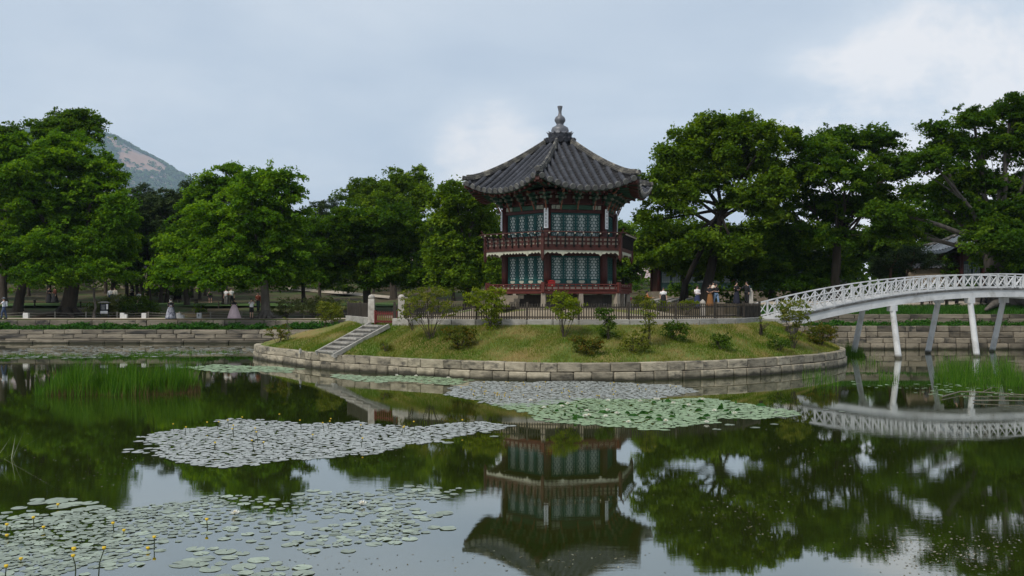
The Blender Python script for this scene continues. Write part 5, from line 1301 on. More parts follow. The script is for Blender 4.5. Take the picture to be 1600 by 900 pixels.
for i, (px, py, h, kd) in enumerate(YL):
    X, Y = wpt(px, py+ (h*F/ (F*CAMH/(py-HZ)) if kd == 1 else 0)); 
    lab, grp = (near_lab[i], None) if i in near_lab else ('small yellow bud low among the near left pads', 'yellow buds in the near left field') if kd in (0, 1) else ('yellow pond lily flower on a stalk above the grey raft', 'yellow lilies on the grey raft') if kd == 2 else ('tiny yellow lily flower on the thin sheet by the island wall', 'yellow lilies by the island wall')
    e_ = empty('pond_lily', (X, Y, 0), lab, 'flower', grp)
    le = random.uniform(-.25, .25)*h; sc = .68 if kd in (0, 1) else .6
    st = MB(); st.tube([(0,0,-.1),(le*.3,0,h*.5),(le,0,h)], [.009,.008,.007], 5); st.build('stalk', m_stalk, e_)
    inst('flower_cup', cupv, Matrix.Translation((le, 0, h+.015)) @ Matrix.Diagonal((sc, sc, sc, 1)), e_)
    if i == 1: inst('flower_cup', cupv, Matrix.Translation((le+.01, 0, h+.10)) @ Matrix.Diagonal((.8, .8, .9, 1)), e_)
# drifting bits on the surface: petals, seeds and leaf scraps in loose streaks
P = []
for (px, py, sx_, sy_, n) in ((1480,860,130,32,420), (1160,800,90,40,130), (1300,720,160,60,120), (640,700,180,40,90), (150,720,140,40,110), (1530,640,70,18,160), (860,880,160,16,70), (520,880,180,14,60)):
    for _ in range(n):
        qx, qy = random.gauss(px, sx_*.6), random.gauss(py, sy_*.6)
        if qy < 612 or qy > 905: continue
        X, Y = wpt(qx, qy); P.append((X, Y, .006))
P = np.array(P); V_, F_ = leaf_faces(P, unit(np.array([0,0,1.0])+rng.normal(size=P.shape)*.12), .02+.045*rng.random(len(P)), .012+.022*rng.random(len(P)))
o = bpy.data.objects.new('floating_debris', np_mesh('floating_debris', V_, F_, leafmat('debris', (.05,.04,.02), (.12,.11,.06), (.30,.30,.25), .1), rng.random(len(P)))); link(o)
tag(o, 'petals, seeds and leaf scraps drifting on the open water', 'debris', kind='stuff')
# fallen branches lying in the water at the right
m_bough = pmat('bare_bough', (.10,.088,.07), (.17,.15,.12), 6, .9)
def branch(label, pts, r):
    e_ = empty('fallen_branch', (*wpt(*pts[0]), 0), label, 'branch'); b = MB()
    P = [Vector((*wpt(*p), .05+.03*math.sin(i))) for i, p in enumerate(pts)]; o0 = Vector(e_.location)
    b.tube([p-o0 for p in P], [r*(1-.6*i/len(P)) for i in range(len(P))], 6); m_ = len(P)//2
    b.tube([P[m_]-o0, P[m_]-o0+Vector((.5, .25, .16)), P[m_]-o0+Vector((.9, .3, .10))], [r*.5, r*.4, r*.15], 5)
    b.build('bough', m_bough, e_)
branch('bent bare branch floating among the reeds, nearer one', [(1472,622),(1500,615),(1535,616),(1570,617),(1610,619)], .026)
branch('thin straight bare branch on the water below the bent one', [(1520,628),(1560,629),(1605,630)], .02)
branch('long thin stick on the water beside the farthest pier', [(1575,566),(1600,567),(1620,566)], .035)
# ================================================================ PEOPLE
m_skin = pmat('skin', (0.42,0.25,0.18), (0.48,0.30,0.22), 6, .6)
m_hair = pmat('hair_black', (0.012,0.010,0.009), (0.02,0.017,0.015), 20, .5)
CL = {}
def cloth(c, c2=None, sc=9):
    k = (c, c2)
    if k not in CL: CL[k] = pmat('cloth', c, c2 or tuple(min(1, q*1.18) for q in c), sc, .85, .2, 14)
    return CL[k]
WHITE, CREAM, BLACK, NAVY, JEAN, LJEAN, GREY, BROWN, PINK, RUST, REDC, ORANGE = (.66,.66,.66), (.62,.58,.50), (.016,.016,.018), (.02,.028,.07), (.045,.065,.12), (.17,.25,.37), (.22,.22,.23), (.20,.09,.03), (.62,.47,.50), (.16,.04,.022), (.35,.04,.035), (.36,.10,.025)
ARMS = {   # shoulder is fixed; elbow, wrist, palm centre for the right arm (+x), mirrored for the left
 'down': ((.235,.03,1.12), (.245,-.04,.88), (.245,-.06,.80)),
 'front': ((.235,.02,1.13), (.11,-.20,1.08), (.04,-.24,1.08)),
 'phone': ((.245,-.12,1.20), (.10,-.28,1.44), (.05,-.30,1.51)),
 'lap': ((.235,.0,1.12), (.13,-.22,.94), (.10,-.30,.90)),
 'reach': ((.26,-.18,1.20), (.24,-.42,1.20), (.23,-.50,1.21)),
}
BODY = {}
def body_mesh(armL, armR, legs):
    key = (armL, armR, legs)
    if key in BODY: return BODY[key]
    V = []; E = []; R = []
    def av(p, r, par=None):
        V.append(p); R.append(r if isinstance(r, tuple) else (r, r))
        if par is not None: E.append((par, len(V)-1))
        return len(V)-1
    pel = av((0,.01,.93), (.13,.10)); sp = av((0,.0,1.06), (.115,.085), pel); ch = av((0,.0,1.24), (.14,.095), sp); nb = av((0,.01,1.41), (.075,.06), ch)
    nk = av((0,.0,1.48), .048, nb); hd = av((0,-.015,1.55), (.068,.078), nk); h2 = av((0,-.01,1.63), (.075,.085), hd); av((0,.0,1.69), .05, h2); av((0,-.105,1.575), .012, hd)
    for sx, arm in ((1, armR), (-1, armL)):
        el, wr, pa = ARMS[arm]; sh = av((sx*.175,.01,1.385), .052, nb); e_ = av((sx*el[0], el[1], el[2]), .040, sh); w_ = av((sx*wr[0], wr[1], wr[2]), .027, e_); p_ = av((sx*pa[0], pa[1], pa[2]), (.034,.020), w_)
        d = (Vector((sx*pa[0], pa[1], pa[2]))-Vector((sx*wr[0], wr[1], wr[2]))).normalized(); side = d.cross(Vector((sx,0,0)) if abs(d.x) < .8 else Vector((0,0,1))).normalized(); pc = Vector((sx*pa[0], pa[1], pa[2]))
        for j, (o_, l_) in enumerate(((-.026,.07), (-.009,.085), (.009,.08), (.026,.062))):
            f1 = av(tuple(pc+side*o_+d*.035), .009, p_); cur = Vector((-sx*.012, -.004, 0)); av(tuple(pc+side*o_*1.05+d*l_+cur), .008, f1)
        wv = Vector((sx*wr[0], wr[1], wr[2])); th = av(tuple(wv.lerp(pc, .5)+side*-.034), .010, p_); av(tuple(wv.lerp(pc, .9)+side*-.050), .009, th)
    for sx, ph in ((1, 1), (-1, -1)):
        if legs == 'sit':
            hp = av((sx*.09,.0,.88), .085, pel); k_ = av((sx*.11,-.42,.86), .06, hp); an = av((sx*.11,-.44,.46), .040, k_); av((sx*.11,-.58,.42), (.038,.03), an)
        else:
            st = .16*ph if legs == 'walk' else .0
            hp = av((sx*.09,.0,.86), .088, pel); k_ = av((sx*.095,-st*.7-.015,.49), .058, hp); an = av((sx*.10,-st*1.1+.02,.085), .038, k_); av((sx*.11,-st*1.1-.14,.035), (.040,.028), an)
    me = bpy.data.meshes.new('body'); me.from_pydata(V, E, []); o = bpy.data.objects.new('body', me); COL.objects.link(o)
    sk = o.modifiers.new('skin', 'SKIN'); sk.use_smooth_shade = True
    for i, r in enumerate(R): me.skin_vertices[0].data[i].radius = r
    me.skin_vertices[0].data[0].use_root = True
    o.modifiers.new('sub', 'SUBSURF').levels = 1
    dg = bpy.context.evaluated_depsgraph_get(); nm = bpy.data.meshes.new_from_object(o.evaluated_get(dg)); nm.name = 'body'
    nm.materials.clear(); nm.materials.append(m_skin)
    bpy.data.objects.remove(o); BODY[key] = nm; return nm
def rings(mb, secs, n=14, cap=True):
    """secs: (cx,cy,z,rx,ry)"""
    vs = []
    for (cx_, cy_, z, rx, ry) in secs:
        for k in range(n): a = 2*PI*k/n; vs.append((cx_+rx*math.cos(a), cy_+ry*math.sin(a), z))
    fs = [(i*n+k, i*n+(k+1)%n, (i+1)*n+(k+1)%n, (i+1)*n+k) for i in range(len(secs)-1) for k in range(n)]
    if cap: fs += [tuple(range(n-1,-1,-1)), tuple((len(secs)-1)*n+k for k in range(n))]
    mb.add(vs, fs)
def person(label, pos, rz=0.0, h=1.68, arms=('down','down'), legs='stand', top=WHITE, sleeve='long', bottom=('trousers', JEAN), hair='short', hat=None, bag=None, phone=False, shoes=BLACK, group=None, skirt_w=.30, pattern=None):
    e_ = empty('person', pos, label, 'person', group, rz); s_ = h/1.72; e_.scale = (s_,)*3
    dz = -.42 if legs == 'sit' else 0
    if legs == 'sit': e_.location.z += -.40*s_
    inst('body', body_mesh(arms[0], arms[1], legs), Matrix.Identity(4), e_)
    tp = MB(); long_ = bottom[0] in ('hanbok',)
    rings(tp, [(0,.01,.93 if not long_ else 1.14,.165,.125),(0,.0,1.06,.155,.112),(0,0,1.22,.178,.122),(0,.005,1.34,.185,.108),(0,.01,1.42,.125,.085),(0,.01,1.455,.066,.062)])
    for sx, arm in ((1, arms[1]), (-1, arms[0])):
        el, wr, pa = ARMS[arm]; S_ = Vector((sx*.165,.01,1.385)); E_ = Vector((sx*el[0], el[1], el[2])); W_ = Vector((sx*wr[0], wr[1], wr[2]))
        if sleeve == 'long': tp.tube([S_, S_.lerp(E_, .5), E_, E_.lerp(W_, .9)], [.070,.066,.058,.056 if not long_ else .08], 9)
        else: tp.tube([S_, S_.lerp(E_, .75)], [.070,.066], 9)
    tp.build('top', cloth(top), e_, True)
    bt = MB(); kind, bc = bottom
    if kind == 'trousers' or kind == 'shorts':
        end = .09 if kind == 'trousers' else .52
        if legs == 'sit':
            rings(bt, [(0,0,.82,.16,.15),(0,0,.98,.165,.13)])
            for sx in (1,-1): bt.tube([(sx*.09,.0,.88),(sx*.11,-.42,.865),(sx*.11,-.44,.55)], [.105,.075,.06], 9)
        else:
            rings(bt, [(0,.0,.80,.165,.125),(0,.01,.90,.178,.135),(0,.01,1.0,.16,.12)])
            for sx in (1,-1):
                st = .16*sx if legs == 'walk' else 0
                K_ = Vector((sx*.095,-st*.7-.015,.49)); A_ = Vector((sx*.10,-st*1.1+.02,.085))
                pts = [Vector((sx*.088,0,.87)), Vector((sx*.09,-st*.35,.68)), K_]; rr = [.105,.092,.075]
                if kind == 'trousers': pts += [K_.lerp(A_, .5), A_+Vector((0,0,.02))]; rr += [.066,.066]
                else: rr[-1] = .092; pts[-1] = Vector((sx*.092,-st*.6,.54))
                bt.tube(pts, rr, 9)
    else:
        top_z = 1.20 if kind == 'hanbok' else 1.0; w_ = skirt_w; nn_ = 24; prof = []
        z_end = .03 if kind in ('hanbok', 'long_skirt') else .42
        for i in range(9):
            t_ = i/8; prof.append((.135+(w_-.135)*(t_**.75), top_z+(z_end-top_z)*t_))
        prof.reverse(); bt.lathe(prof, nn_, fn=lambda a, i: 1+.05*math.sin(a*8+i*.3)*(1-i/9))
    bt.build({'trousers':'trousers','shorts':'shorts'}.get(kind, 'skirt'), cloth(bc, pattern, 5 if pattern else 9), e_, True)
    hr = MB(); prof = [(.088,-.01),(.094,.04),(.090,.085),(.065,.125),(.01,.142)]
    hr.lathe(prof, 12, (0,.016,1.585), sy=1.1)
    if hair == 'long': hr.lathe([(.05,-.26),(.085,-.18),(.09,-.05),(.085,.02)], 10, (0,.055,1.59), sy=.55)
    elif hair == 'bun': hr.lathe([(.01,-.05),(.045,-.02),(.045,.02),(.01,.05)], 8, (0,.12,1.62))
    elif hair == 'braid': hr.tube([(0,.10,1.6),(0,.12,1.4),(0,.13,1.15)], [.04,.03,.012], 6)
    hr.build('hair', m_hair, e_, True)
    ey = MB()
    for sx in (-1, 1): ey.lathe([(.001,-.008),(.010,0),(.001,.008)], 6, (sx*.030,-.094,1.60))
    ey.build('eyes', m_ink, e_)
    if legs != 'sit':
        sh = MB()
        for sx in (1,-1):
            st = .16*sx if legs == 'walk' else 0; sh.box((sx*.105,-st*1.1-.06,.045), (.095,.26,.09), taper=.82)
        sh.build('shoes', cloth(shoes), e_)
    if hat:
        ht = MB(); ht.lathe([(.19,.03),(.19,.04),(.10,.05),(.095,.12),(.06,.15),(.01,.155)], 14, (0,.01,1.61)) if hat[0] == 'brim' else ht.lathe([(.098,-.22),(.115,-.1),(.108,.02),(.102,.09),(.07,.14),(.01,.155)], 12, (0,.035,1.58), sy=1.0)
        ht.build('hat' if hat[0] == 'brim' else 'headscarf', cloth(hat[1]), e_, True)
    if bag:
        bg_ = MB(); bg_.box((.0,.20,1.22), (.28,.14,.40), taper=.85); bg_.build('backpack', cloth(bag), e_)
    if phone:
        ph = MB(); ph.box((0,-.335,1.53), (.15,.012,.08)); ph.build('phone', cloth(BLACK), e_)
    return e_
def at(px, py, lo=76.4): return ground_hit(px, py, lo)
def yard(px, py, Y):
    p = pix(px, py, Y); r = math.hypot(p.x-IC[0], p.y-IC[1]); a = math.atan2(p.y-IC[1], p.x-IC[0])
    p.z = iz(p.x, p.y)+.03 if r < r_out(a)-.3 else gz(p.x, p.y); return p
person('person in white shirt and blue jeans walking at the far left edge of the path', at(6,498.5), -1.2, 1.72, ('down','reach'), 'walk', (.6,.62,.68), 'short', ('trousers', JEAN), hat=('brim', (.10,.11,.13)), bag=(.35,.37,.40))
person('woman in a huge pale pink hanbok skirt standing on the left path', at(366,498), 2.9, 1.66, ('front','front'), 'stand', BLACK, 'long', ('hanbok', PINK), 'braid', skirt_w=.58)
person('person in a navy patterned wide skirt and white headscarf on the left path', at(267,498.5), .3, 1.62, ('front','front'), 'stand', BLACK, 'long', ('hanbok', (.02,.025,.06)), hat=('scarf', (.7,.68,.62)), skirt_w=.47, pattern=(.42,.43,.48))
person('person in white top and black shorts holding a phone up to their face', at(393,498), .6, 1.66, ('phone','phone'), 'stand', WHITE, 'short', ('shorts', BLACK), 'short', phone=True)
person('person in white top with patterned trousers, left of the couple on the lawn', at(353,478.5), -.5, 1.70, ('down','front'), 'stand', WHITE, 'short', ('trousers', (.2,.19,.18)), 'bun', bag=(.30,.05,.05))
person('person in white top and dark trousers, right one of the couple on the lawn', at(361.5,478.5), .5, 1.74, ('front','down'), 'stand', (.55,.55,.52), 'short', ('trousers', BLACK), 'short')
person('person in a rust red blouse and dark green trousers beside the rooted tree', at(403.5,487), 0, 1.72, ('front','down'), 'walk', RUST, 'long', ('trousers', (.02,.035,.03)), 'long')
person('person in white with dark hair, left one of two behind the pale shrubs', at(172.5,476), .2, 1.68, ('down','front'), 'stand', WHITE, 'long', ('trousers', JEAN), 'short')
person('person in white and grey, right one of two behind the pale shrubs', at(179.5,476), -.3, 1.72, ('front','down'), 'stand', CREAM, 'long', ('trousers', GREY), 'long')
person('person all in black beside the far thick trunk on the left lawn', at(77,474), .7, 1.66, ('front','front'), 'stand', BLACK, 'long', ('long_skirt', BLACK), 'long', skirt_w=.34)
person('person in black with rust red sash beside the far thick trunk', at(85.5,474), -.6, 1.70, ('front','down'), 'stand', (.09,.03,.018), 'long', ('long_skirt', BLACK), 'long', hat=('brim', (.25,.2,.16)), skirt_w=.40)
person('person in dark clothes sitting behind the large rounded bush', at(206,472.5), .5, 1.7, ('lap','lap'), 'sit', BLACK, 'long', ('trousers', BLACK), 'short', hat=('brim', (.5,.5,.5)))
person('person in pale top sitting low behind the large rounded bush', at(217,474), -.2, 1.6, ('lap','lap'), 'sit', WHITE, 'short', ('trousers', (.06,.05,.05)), 'long')
person('person in black sitting on the long bench under the left trees', at(328,473), .4, 1.7, ('lap','lap'), 'sit', BLACK, 'long', ('trousers', BLACK), 'short')
# right-hand side
person('woman in white blouse under a long black dress standing near the pale slabs', yard(1036.5,474,70.4), 0, 1.70, ('down','down'), 'stand', WHITE, 'short', ('hanbok', BLACK), 'bun', skirt_w=.28)
person('woman in white blouse and long navy blue skirt left of the great oak trunk', yard(1089.5,478,70.4), .3, 1.68, ('front','front'), 'stand', (.68,.64,.64), 'long', ('long_skirt', NAVY), 'bun', skirt_w=.32)
person('woman in black top and long brown skirt right of the great oak trunk', yard(1109.5,478,70.8), -.4, 1.68, ('front','front'), 'stand', BLACK, 'short', ('long_skirt', BROWN), 'long', skirt_w=.30)
person('woman in cream blouse and black trousers, middle one right of the oak trunk', yard(1114.5,477.5,71.6), .2, 1.72, ('front','down'), 'stand', (.62,.56,.48), 'long', ('trousers', BLACK), 'long')
person('woman in black top and pale blue jeans, rightmost beside the oak trunk', yard(1119,477.8,71.0), .5, 1.68, ('front','front'), 'walk', BLACK, 'short', ('trousers', LJEAN), 'long')
person('person wholly in dark clothes standing left of the bridge entrance', yard(1151,476,71.9), .6, 1.70, ('front','front'), 'stand', BLACK, 'long', ('long_skirt', (.015,.016,.028)), 'long', skirt_w=.28)
person('person in black jacket with blue bag right at the bridge entrance', yard(1166.5,475,71.9), -.9, 1.72, ('reach','down'), 'stand', BLACK, 'long', ('trousers', BLACK), 'long', bag=(.14,.20,.28))
person('person in white seen between the stone posts under the pavilion deck', yard(971.5,482,58.0), .2, 1.72, ('down','front'), 'stand', WHITE, 'long', ('trousers', (.5,.48,.45)), 'short')
person('child in pink top and blue trousers beside the stone posts of the pavilion', yard(982,479,58.0), -.3, 1.36, ('down','down'), 'stand', (.40,.06,.12), 'short', ('trousers', (.03,.06,.12)), 'long')
person('person in orange red dress bending into the shrub right of the pavilion', yard(1011,478,60.5), 1.2, 1.52, ('reach','down'), 'stand', ORANGE, 'long', ('long_skirt', RUST), 'long', skirt_w=.34)
for px, lab, tr_ in ((1447, 'person in black sitting by the path seen beneath the bridge, leftmost', 'sit'), (1495, 'person in black trousers standing under the middle of the bridge', 'stand'), (1537, 'person in long dark trousers walking beyond the bridge, rightmost', 'walk')):
    p = ground_hit(px, 476, 66); person(lab, p, .4, 1.72, ('down','down') if tr_ != 'sit' else ('lap','lap'), tr_, (.05,.05,.06) if tr_ != 'walk' else GREY, 'long', ('trousers', BLACK))

# ================================================================ SMALL THINGS ON THE BANKS
m_bol = pmat('bollard_white', (.55,.55,.54), (.66,.66,.65), 5, .7, .1, 10)
m_rope = pmat('rope_grey', (.22,.20,.17), (.30,.28,.24), 8, .9)
m_board = pmat('board_dark', (.02,.026,.034), (.035,.042,.055), 4, .5)
for i, (px, wd, hh, lab) in enumerate(((41,.42,.42,'white square stone bollard alone near the left end of the path'), (191.5,.32,.42,'taller white bollard left of its lower twin by the large bush'), (196.5,.26,.30,'lower white bollard touching its taller twin by the large bush'), (225.5,.36,.40,'white bollard between the bush pair and the navy skirt'), (279.5,.34,.40,'taller white bollard just right of the navy patterned skirt'), (285,.26,.26,'low white block beside the bollard right of the navy skirt'), (311.5,.36,.42,'white bollard with a dark slot left of the pink skirt'))):
    p = at(px, 497.4); e_ = empty('bollard', p, lab, 'bollard', 'white stone bollards along the left path')
    b = MB(); b.box((0,0,hh/2), (wd,.30,hh), taper=.96); b.build('block', m_bol, e_)
    c_ = MB(); c_.prism([(-wd*.45,-.13),(wd*.45,-.13),(wd*.45,.13),(-wd*.45,.13)], hh, hh+.03); c_.build('cap', m_bol, e_)
    if i == 6: MB().box((0,-.152,hh*.6), (.07,.01,.18)).build('slot', m_board, e_)
# information board with dark panel and white notices
p = at(163, 496.5); e_ = empty('information_board', p, 'dark information board with white notices between shrubs on the left path', 'sign')
for sx in (-1, 1): MB().box((sx*.34,0,.62), (.05,.05,1.24)).build('post', m_board, e_)
MB().box((0,0,.80), (.74,.05,.72)).build('panel', m_board, e_)
MB().box((.25,-.03,.92), (.15,.012,.42)).build('notice', m_white, e_)
MB().box((-.02,-.03,.44), (.62,.012,.24)).build('notice', m_white, e_)
rf = MB(); rf.prism([(-.46,-.18),(.46,-.18),(.46,.18),(-.46,.18)], 1.24, 1.29); rf.box((0,0,1.34), (.8,.26,.10), taper=.5); rf.build('roof', m_stone_w, e_)
ln_ = MB()
for i in range(9): ln_.box((-.09+.0*i,-.028,1.06-.045*i), (.34-.05*(i % 3),.006,.012))
ln_.build('lettering', m_wp, e_)
# low rope fence behind the path
rp = empty('rope_fence', (0,0,0), 'low fence of short posts and ropes along the back of the left path', 'fence')
pm_ = MB().box((0,0,.25), (.09,.09,.52)).mesh('post', m_rope); xs_ = list(np.arange(-46, -5, 2.6)); pts = []
for x in xs_:
    y = float(ybank(x))+6.75; z = gz(x, y); inst('post', pm_, Matrix.Translation((x, y, z)), rp); pts.append(Vector((x, y, z)))
for a, b in zip(pts, pts[1:]):
    for hh in (.20, .42): MB().tube([a+Vector((0,-.05,hh)), (a+b)/2+Vector((0,-.05,hh-.05)), b+Vector((0,-.05,hh))], .016, 5, cap=False).build('rope', m_rope, rp)
rp = empty('rope_fence', (0,0,0), 'dark low post and rope fence across the lawn behind the left shrubs', 'fence')
pm_ = MB().box((0,0,.3), (.09,.09,.62)).mesh('post', m_wood); pts = []
for x in np.arange(-52, -14, 4.2):
    y = float(ybank(x))+14.2; z = gz(x, y); inst('post', pm_, Matrix.Translation((x, y, z)), rp); pts.append(Vector((x, y, z)))
for a, b in zip(pts, pts[1:]): MB().tube([a+Vector((0,0,.5)), (a+b)/2+Vector((0,0,.44)), b+Vector((0,0,.5))], .018, 5, cap=False).build('rope', m_wood, rp)
# benches
def bench(px, py, wd, label, Y0=76.4):
    p = ground_hit(px, py, Y0); e_ = empty('bench', p, label, 'bench')
    for i in range(3): MB().box((0,-.16+.16*i,.43), (wd,.13,.05)).build('slat', m_wood, e_)
    for sx in (-1, 1): MB().box((sx*wd*.38,0,.2), (.08,.40,.40)).build('leg', m_wood, e_)
bench(45, 475, 1.5, 'short dark bench on the lawn at the far left')
bench(328, 475.5, 3.4, 'long dark bench under the left trees with a sitting person')
bench(292, 475.5, 2.2, 'empty dark bench left of the long one under the trees')
bench(1460, 478.0, 2.4, 'long dark bench glimpsed beneath the bridge', 66)
# lamp stone lantern-like rock by the shrub near the bridge, stump at the left
p = island_hit(1236, 520); e_ = empty('boulder', p, 'flat-topped grey boulder in the feathery shrub near the bridge foot', 'boulder')
b = MB(); b.lathe([(.22,-.1),(.30,.12),(.26,.3),(.44,.36),(.46,.46),(.25,.54),(.02,.56)], 11, fn=lambda a, i: 1+.12*math.sin(a*3+i)+.06*math.sin(a*7)); b.build('rock', m_stone, e_)
p = island_hit(469, 552); e_ = empty('boulder', p, 'small pale upright stone on the left slope of the island', 'boulder'); e_.scale = (.6,.6,.6)
b = MB(); b.lathe([(.12,-.1),(.13,.1),(.09,.26),(.02,.30)], 8, fn=lambda a, i: 1+.15*math.sin(a*3+i)); b.build('rock', m_stone_w, e_)
# small pale stone lantern post seen behind the fence
p = yard(1098, 498, 53.5); e_ = empty('stone_post', p, 'pale carved stone post standing behind the fence before the oak', 'post')
MB().box((0,0,.35), (.22,.22,.7), taper=.9).build('shaft', m_pier, e_); MB().lathe([(.12,.70),(.17,.75),(.15,.85),(.06,.93),(.02,.98)], 8).build('cap', m_pier, e_)
p = yard(1125, 498, 54.5); e_ = empty('stone_post', p, 'broad warm granite block behind the fence right of the carved post', 'post')
MB().box((0,0,.35), (.40,.40,.75), taper=.96).build('shaft', m_plat, e_); MB().box((0,0,.76), (.5,.5,.10)).build('cap', m_plat, e_)
p = yard(1173, 476, 72); e_ = empty('stone_post', p, 'white stone post with rounded cap at the far side by the bridge entrance', 'post')
e_.scale = (.8,.8,.8); MB().box((0,0,.55), (.38,.38,1.1), taper=.95).build('shaft', m_pier, e_); MB().lathe([(.15,1.10),(.2,1.16),(.15,1.3),(.1,1.36),(.12,1.45),(.02,1.5)], 8).build('cap', m_pier, e_)

# ================================================================ PALACE BUILDINGS BEHIND THE TREES
m_plaster = pmat('tan_plaster', (.30,.235,.165), (.38,.30,.215), 2, .9, .1, 10)
m_tileb = pmat('blue_grey_tile', (.07,.088,.11), (.125,.148,.178), 5, .6, .2, 18, rnd=.2, spec=.5)
m_hdoor = pmat('hall_door', (.012,.035,.034), (.02,.05,.048), 3, .7); m_hlat = pmat('hall_lattice', (.16,.19,.19), (.22,.25,.25), 4, .8)
def hall(label, x, y, wd, dp, zc, ze, zr, rz, tilemat, bays=5, over=1.1):
    """tiled hall: base, columns, doors, hipped roof with rows of cover tiles"""
    g0 = gz(x, y); e_ = empty('palace_hall', (x, y, g0), label, 'building', rz=rz)
    zc, ze, zr = zc-g0, ze-g0, zr-g0
    MB().box((0,0,zc/2-.3), (wd+1.2,dp+1.2,zc+.6)).build('stone_base', m_plat, e_)
    cm_ = MB().lathe([(.16,0),(.15,ze-zc)], 10).mesh('column', m_red, True)
    for i in range(bays+1):
        for yy in (-dp/2, dp/2): inst('column', cm_, Matrix.Translation((-wd/2+wd*i/bays, yy, zc)), e_)
    MB().box((0,0,(zc+ze)/2), (wd-.1,dp-.3,ze-zc)).build('wall', m_redd, e_)
    bw = wd/bays; dh = (ze-zc)*.72
    dm = MB(); lt = MB(); dm.box((0,0,dh/2), (bw*.40,.05,dh))
    lt.box((0,-.024,dh*.64), (bw*.33,.012,dh*.54))
    gm = MB()
    for i in range(5): gm.box(((i-2)*bw*.082,-.034,dh*.64), (.022,.012,dh*.54))
    for j in range(7): gm.box((0,-.035,dh*.37+j*dh*.09), (bw*.33,.011,.022))
    gm = gm.mesh('lattice', m_hdoor)
    dm = dm.mesh('door', m_hdoor); lt = lt.mesh('paper', m_hlat)
    for i in range(bays):
        for s_ in (-1, 1):
            d = inst('door', dm, Matrix.Translation((-wd/2+bw*(i+.5+s_*.21), -dp/2-.02+.13, zc+.12)), e_); inst('paper', lt, Matrix.Identity(4), d); inst('lattice', gm, Matrix.Identity(4), d)
    MB().box((0,-dp/2,ze-.18), (wd,.22,.34)).build('lintel', m_green, e_)
    hw, hd_, rw = wd/2+over, dp/2+over, wd/2-dp*.30
    rb = MB(); nse = 10
    def rp_(sx, sy, t_, u):   # front/back slopes with an upturned corner
        x_ = sx*(hw+(rw-hw)*t_)*1.0; return x_
    def slope(front, u, v):
        s_ = -1 if front else 1; xx = u*(hw+(rw-hw)*v); lift = .45*abs(u)**3*(1-v)**2
        return Vector((xx, s_*hd_*(1-v), ze+(zr-ze)*(v**1.15)+lift))
    def end(sx, u, v):
        lift = .45*abs(u)**3*(1-v)**2; return Vector((sx*(hw+(rw-hw)*v), u*hd_*(1-v), ze+(zr-ze)*(v**1.15)+lift))
    for f_, arg in ((slope, True), (slope, False), (end, -1), (end, 1)):
        vs = [f_(arg, -1+2*i/nse, j/8) for j in range(9) for i in range(nse+1)]+[f_(arg, -1+2*i/nse, 0)-Vector((0,0,.22)) for i in range(nse+1)]
        fs = [(j*(nse+1)+i, j*(nse+1)+i+1, (j+1)*(nse+1)+i+1, (j+1)*(nse+1)+i) for j in range(8) for i in range(nse)]+[(i, i+1, 9*(nse+1)+i+1, 9*(nse+1)+i) for i in range(nse)]
        rb.add(vs, fs)
    rb.add([(-hw,-hd_,ze-.15),(hw,-hd_,ze-.15),(hw,hd_,ze-.15),(-hw,hd_,ze-.15)], [(0,1,2,3)])
    rf_ = rb.build('roof', tilemat, e_)
    def row(f_, arg, c, half):
        pts = []
        for j in range(9):
            v = j/8; w_ = half+(rw-hw if f_ is slope else -half)*v
            if f_ is slope: w_ = hw+(rw-hw)*v
            else: w_ = hd_*(1-v)
            if abs(c) > w_*.99: break
            pts.append(f_(arg, c/max(w_, 1e-3), v)+Vector((0,0,.05)))
        if len(pts) > 1: MB().tube(pts, .115, 7).build('tile_row', tilemat, rf_)
    n_ = int(2*hw/.52)
    for i in range(n_+1): row(slope, True, -hw+.1+(2*hw-.2)*i/n_, hw)
    n_ = int(2*hd_/.52)
    for sx in (-1, 1):
        for i in range(n_+1): row(end, sx, -hd_+.1+(2*hd_-.2)*i/n_, hd_)
    MB().beam((-rw-.2,0,zr+.12), (rw+.2,0,zr+.12), .35, .40).build('ridge', m_ridge, rf_)
    for sx in (-1, 1):
        for sy in (-1, 1): MB().tube([(sx*rw,0,zr+.15),(sx*(rw+hw)/2,sy*hd_*.5,ze+(zr-ze)*.5+.12),(sx*hw,sy*hd_,ze+.5)], [.17,.16,.15], 7).build('hip_ridge', m_ridge, rf_)
    return e_
hall('timber hall with blue-grey tiled roof half hidden by the right edge tree', 43.5, 86, 9.5, 5.5, 3.8, 7.6, 9.2, .05, m_tileb)
hall('low palace hall with pale lattice doors behind the great oak', 23.0, 97, 17, 6, 4.1, 6.9, 8.2, -.03, m_tile, 7)
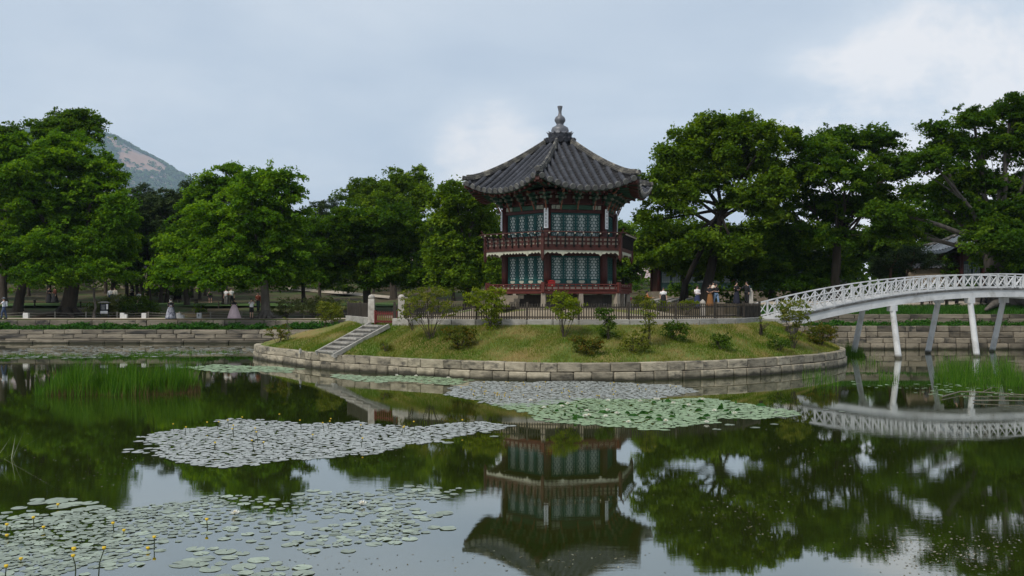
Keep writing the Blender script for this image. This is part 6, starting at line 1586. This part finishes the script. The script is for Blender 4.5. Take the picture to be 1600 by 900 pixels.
def palace_wall(label, x0, x1, y, z0, z1, mat, step=1.0):
    e_ = empty('palace_wall', ((x0+x1)/2, y, z0), label, 'wall'); L_ = x1-x0; h = z1-z0
    MB().box((0,0,h/2-.3), (L_,.5,h+.6)).build('wall_body', mat, e_)
    cp_ = MB(); cp_.prism([(-L_/2,-.5),(L_/2,-.5),(L_/2,.5),(-L_/2,.5)], h, h+.08); cp_.box((0,0,h+.27), (L_,.9,.38), taper=1.0)
    cp_ = MB(); cp_.add([(-L_/2,-.55,h),(L_/2,-.55,h),(L_/2,.55,h),(-L_/2,.55,h),(-L_/2,0,h+.48),(L_/2,0,h+.48)], [(0,3,2,1),(0,1,5,4),(2,3,4,5),(1,2,5),(3,0,4)])
    c_ = cp_.build('coping', m_tile, e_)
    tm = MB().tube([(0,-.60,-.02),(0,-.05,.46)], .09, 6).mesh('tile_row', m_tile)
    n_ = int(L_/.42)
    for i in range(n_): inst('tile_row', tm, Matrix.Translation((-L_/2+.2+i*.42, 0, h+.04)), c_)
    return e_
palace_wall('tan plastered palace wall with tiled coping beyond the bridge', 35.0, 39.8, 85, 3.2, 6.1, m_plaster)
palace_wall('grey palace wall with tiled coping between the trunks at left', -53, -38, 121, 4.6, 7.2, m_stone)
palace_wall('low grey palace wall with tiled coping left of the bridge rail', 27, 30, 86, 3.1, 4.75, m_stone)
# pale stone slabs laid in a slanting row before the hall
sl_ = empty('stone_slabs', (0,0,0), 'slanting pale stone slabs of a stair behind the person in black dress', 'stairs')
for i in range(4):
    p = Vector((11.2+.9*i, 75.5+.25*i, 0)); p.z = gz(p.x, p.y)+.10
    o = put_stone(sl_, 'w', (p.x, p.y, p.z+.15), (.45, 2.2, .16), -.7, 'slab', .12)
# ================================================================ AIR: thin even haze round the whole scene
hz = bpy.data.materials.new('haze'); hz.use_nodes = True; t = hz.node_tree; t.nodes.clear()
vo = N(t, 'ShaderNodeVolumePrincipled'); vo.inputs['Color'].default_value = (0.62, 0.80, 1.0, 1); vo.inputs['Density'].default_value = 0.000085; vo.inputs['Anisotropy'].default_value = 0.0
ou = N(t, 'ShaderNodeOutputMaterial'); t.links.new(vo.outputs[0], ou.inputs['Volume'])
mb = MB(); mb.box((-1300, 3110, 524), (7600, 6500, 1052)); o = mb.build('haze', hz); tag(o, 'thin bluish haze in the air over pond and mountain', 'haze', kind='stuff')
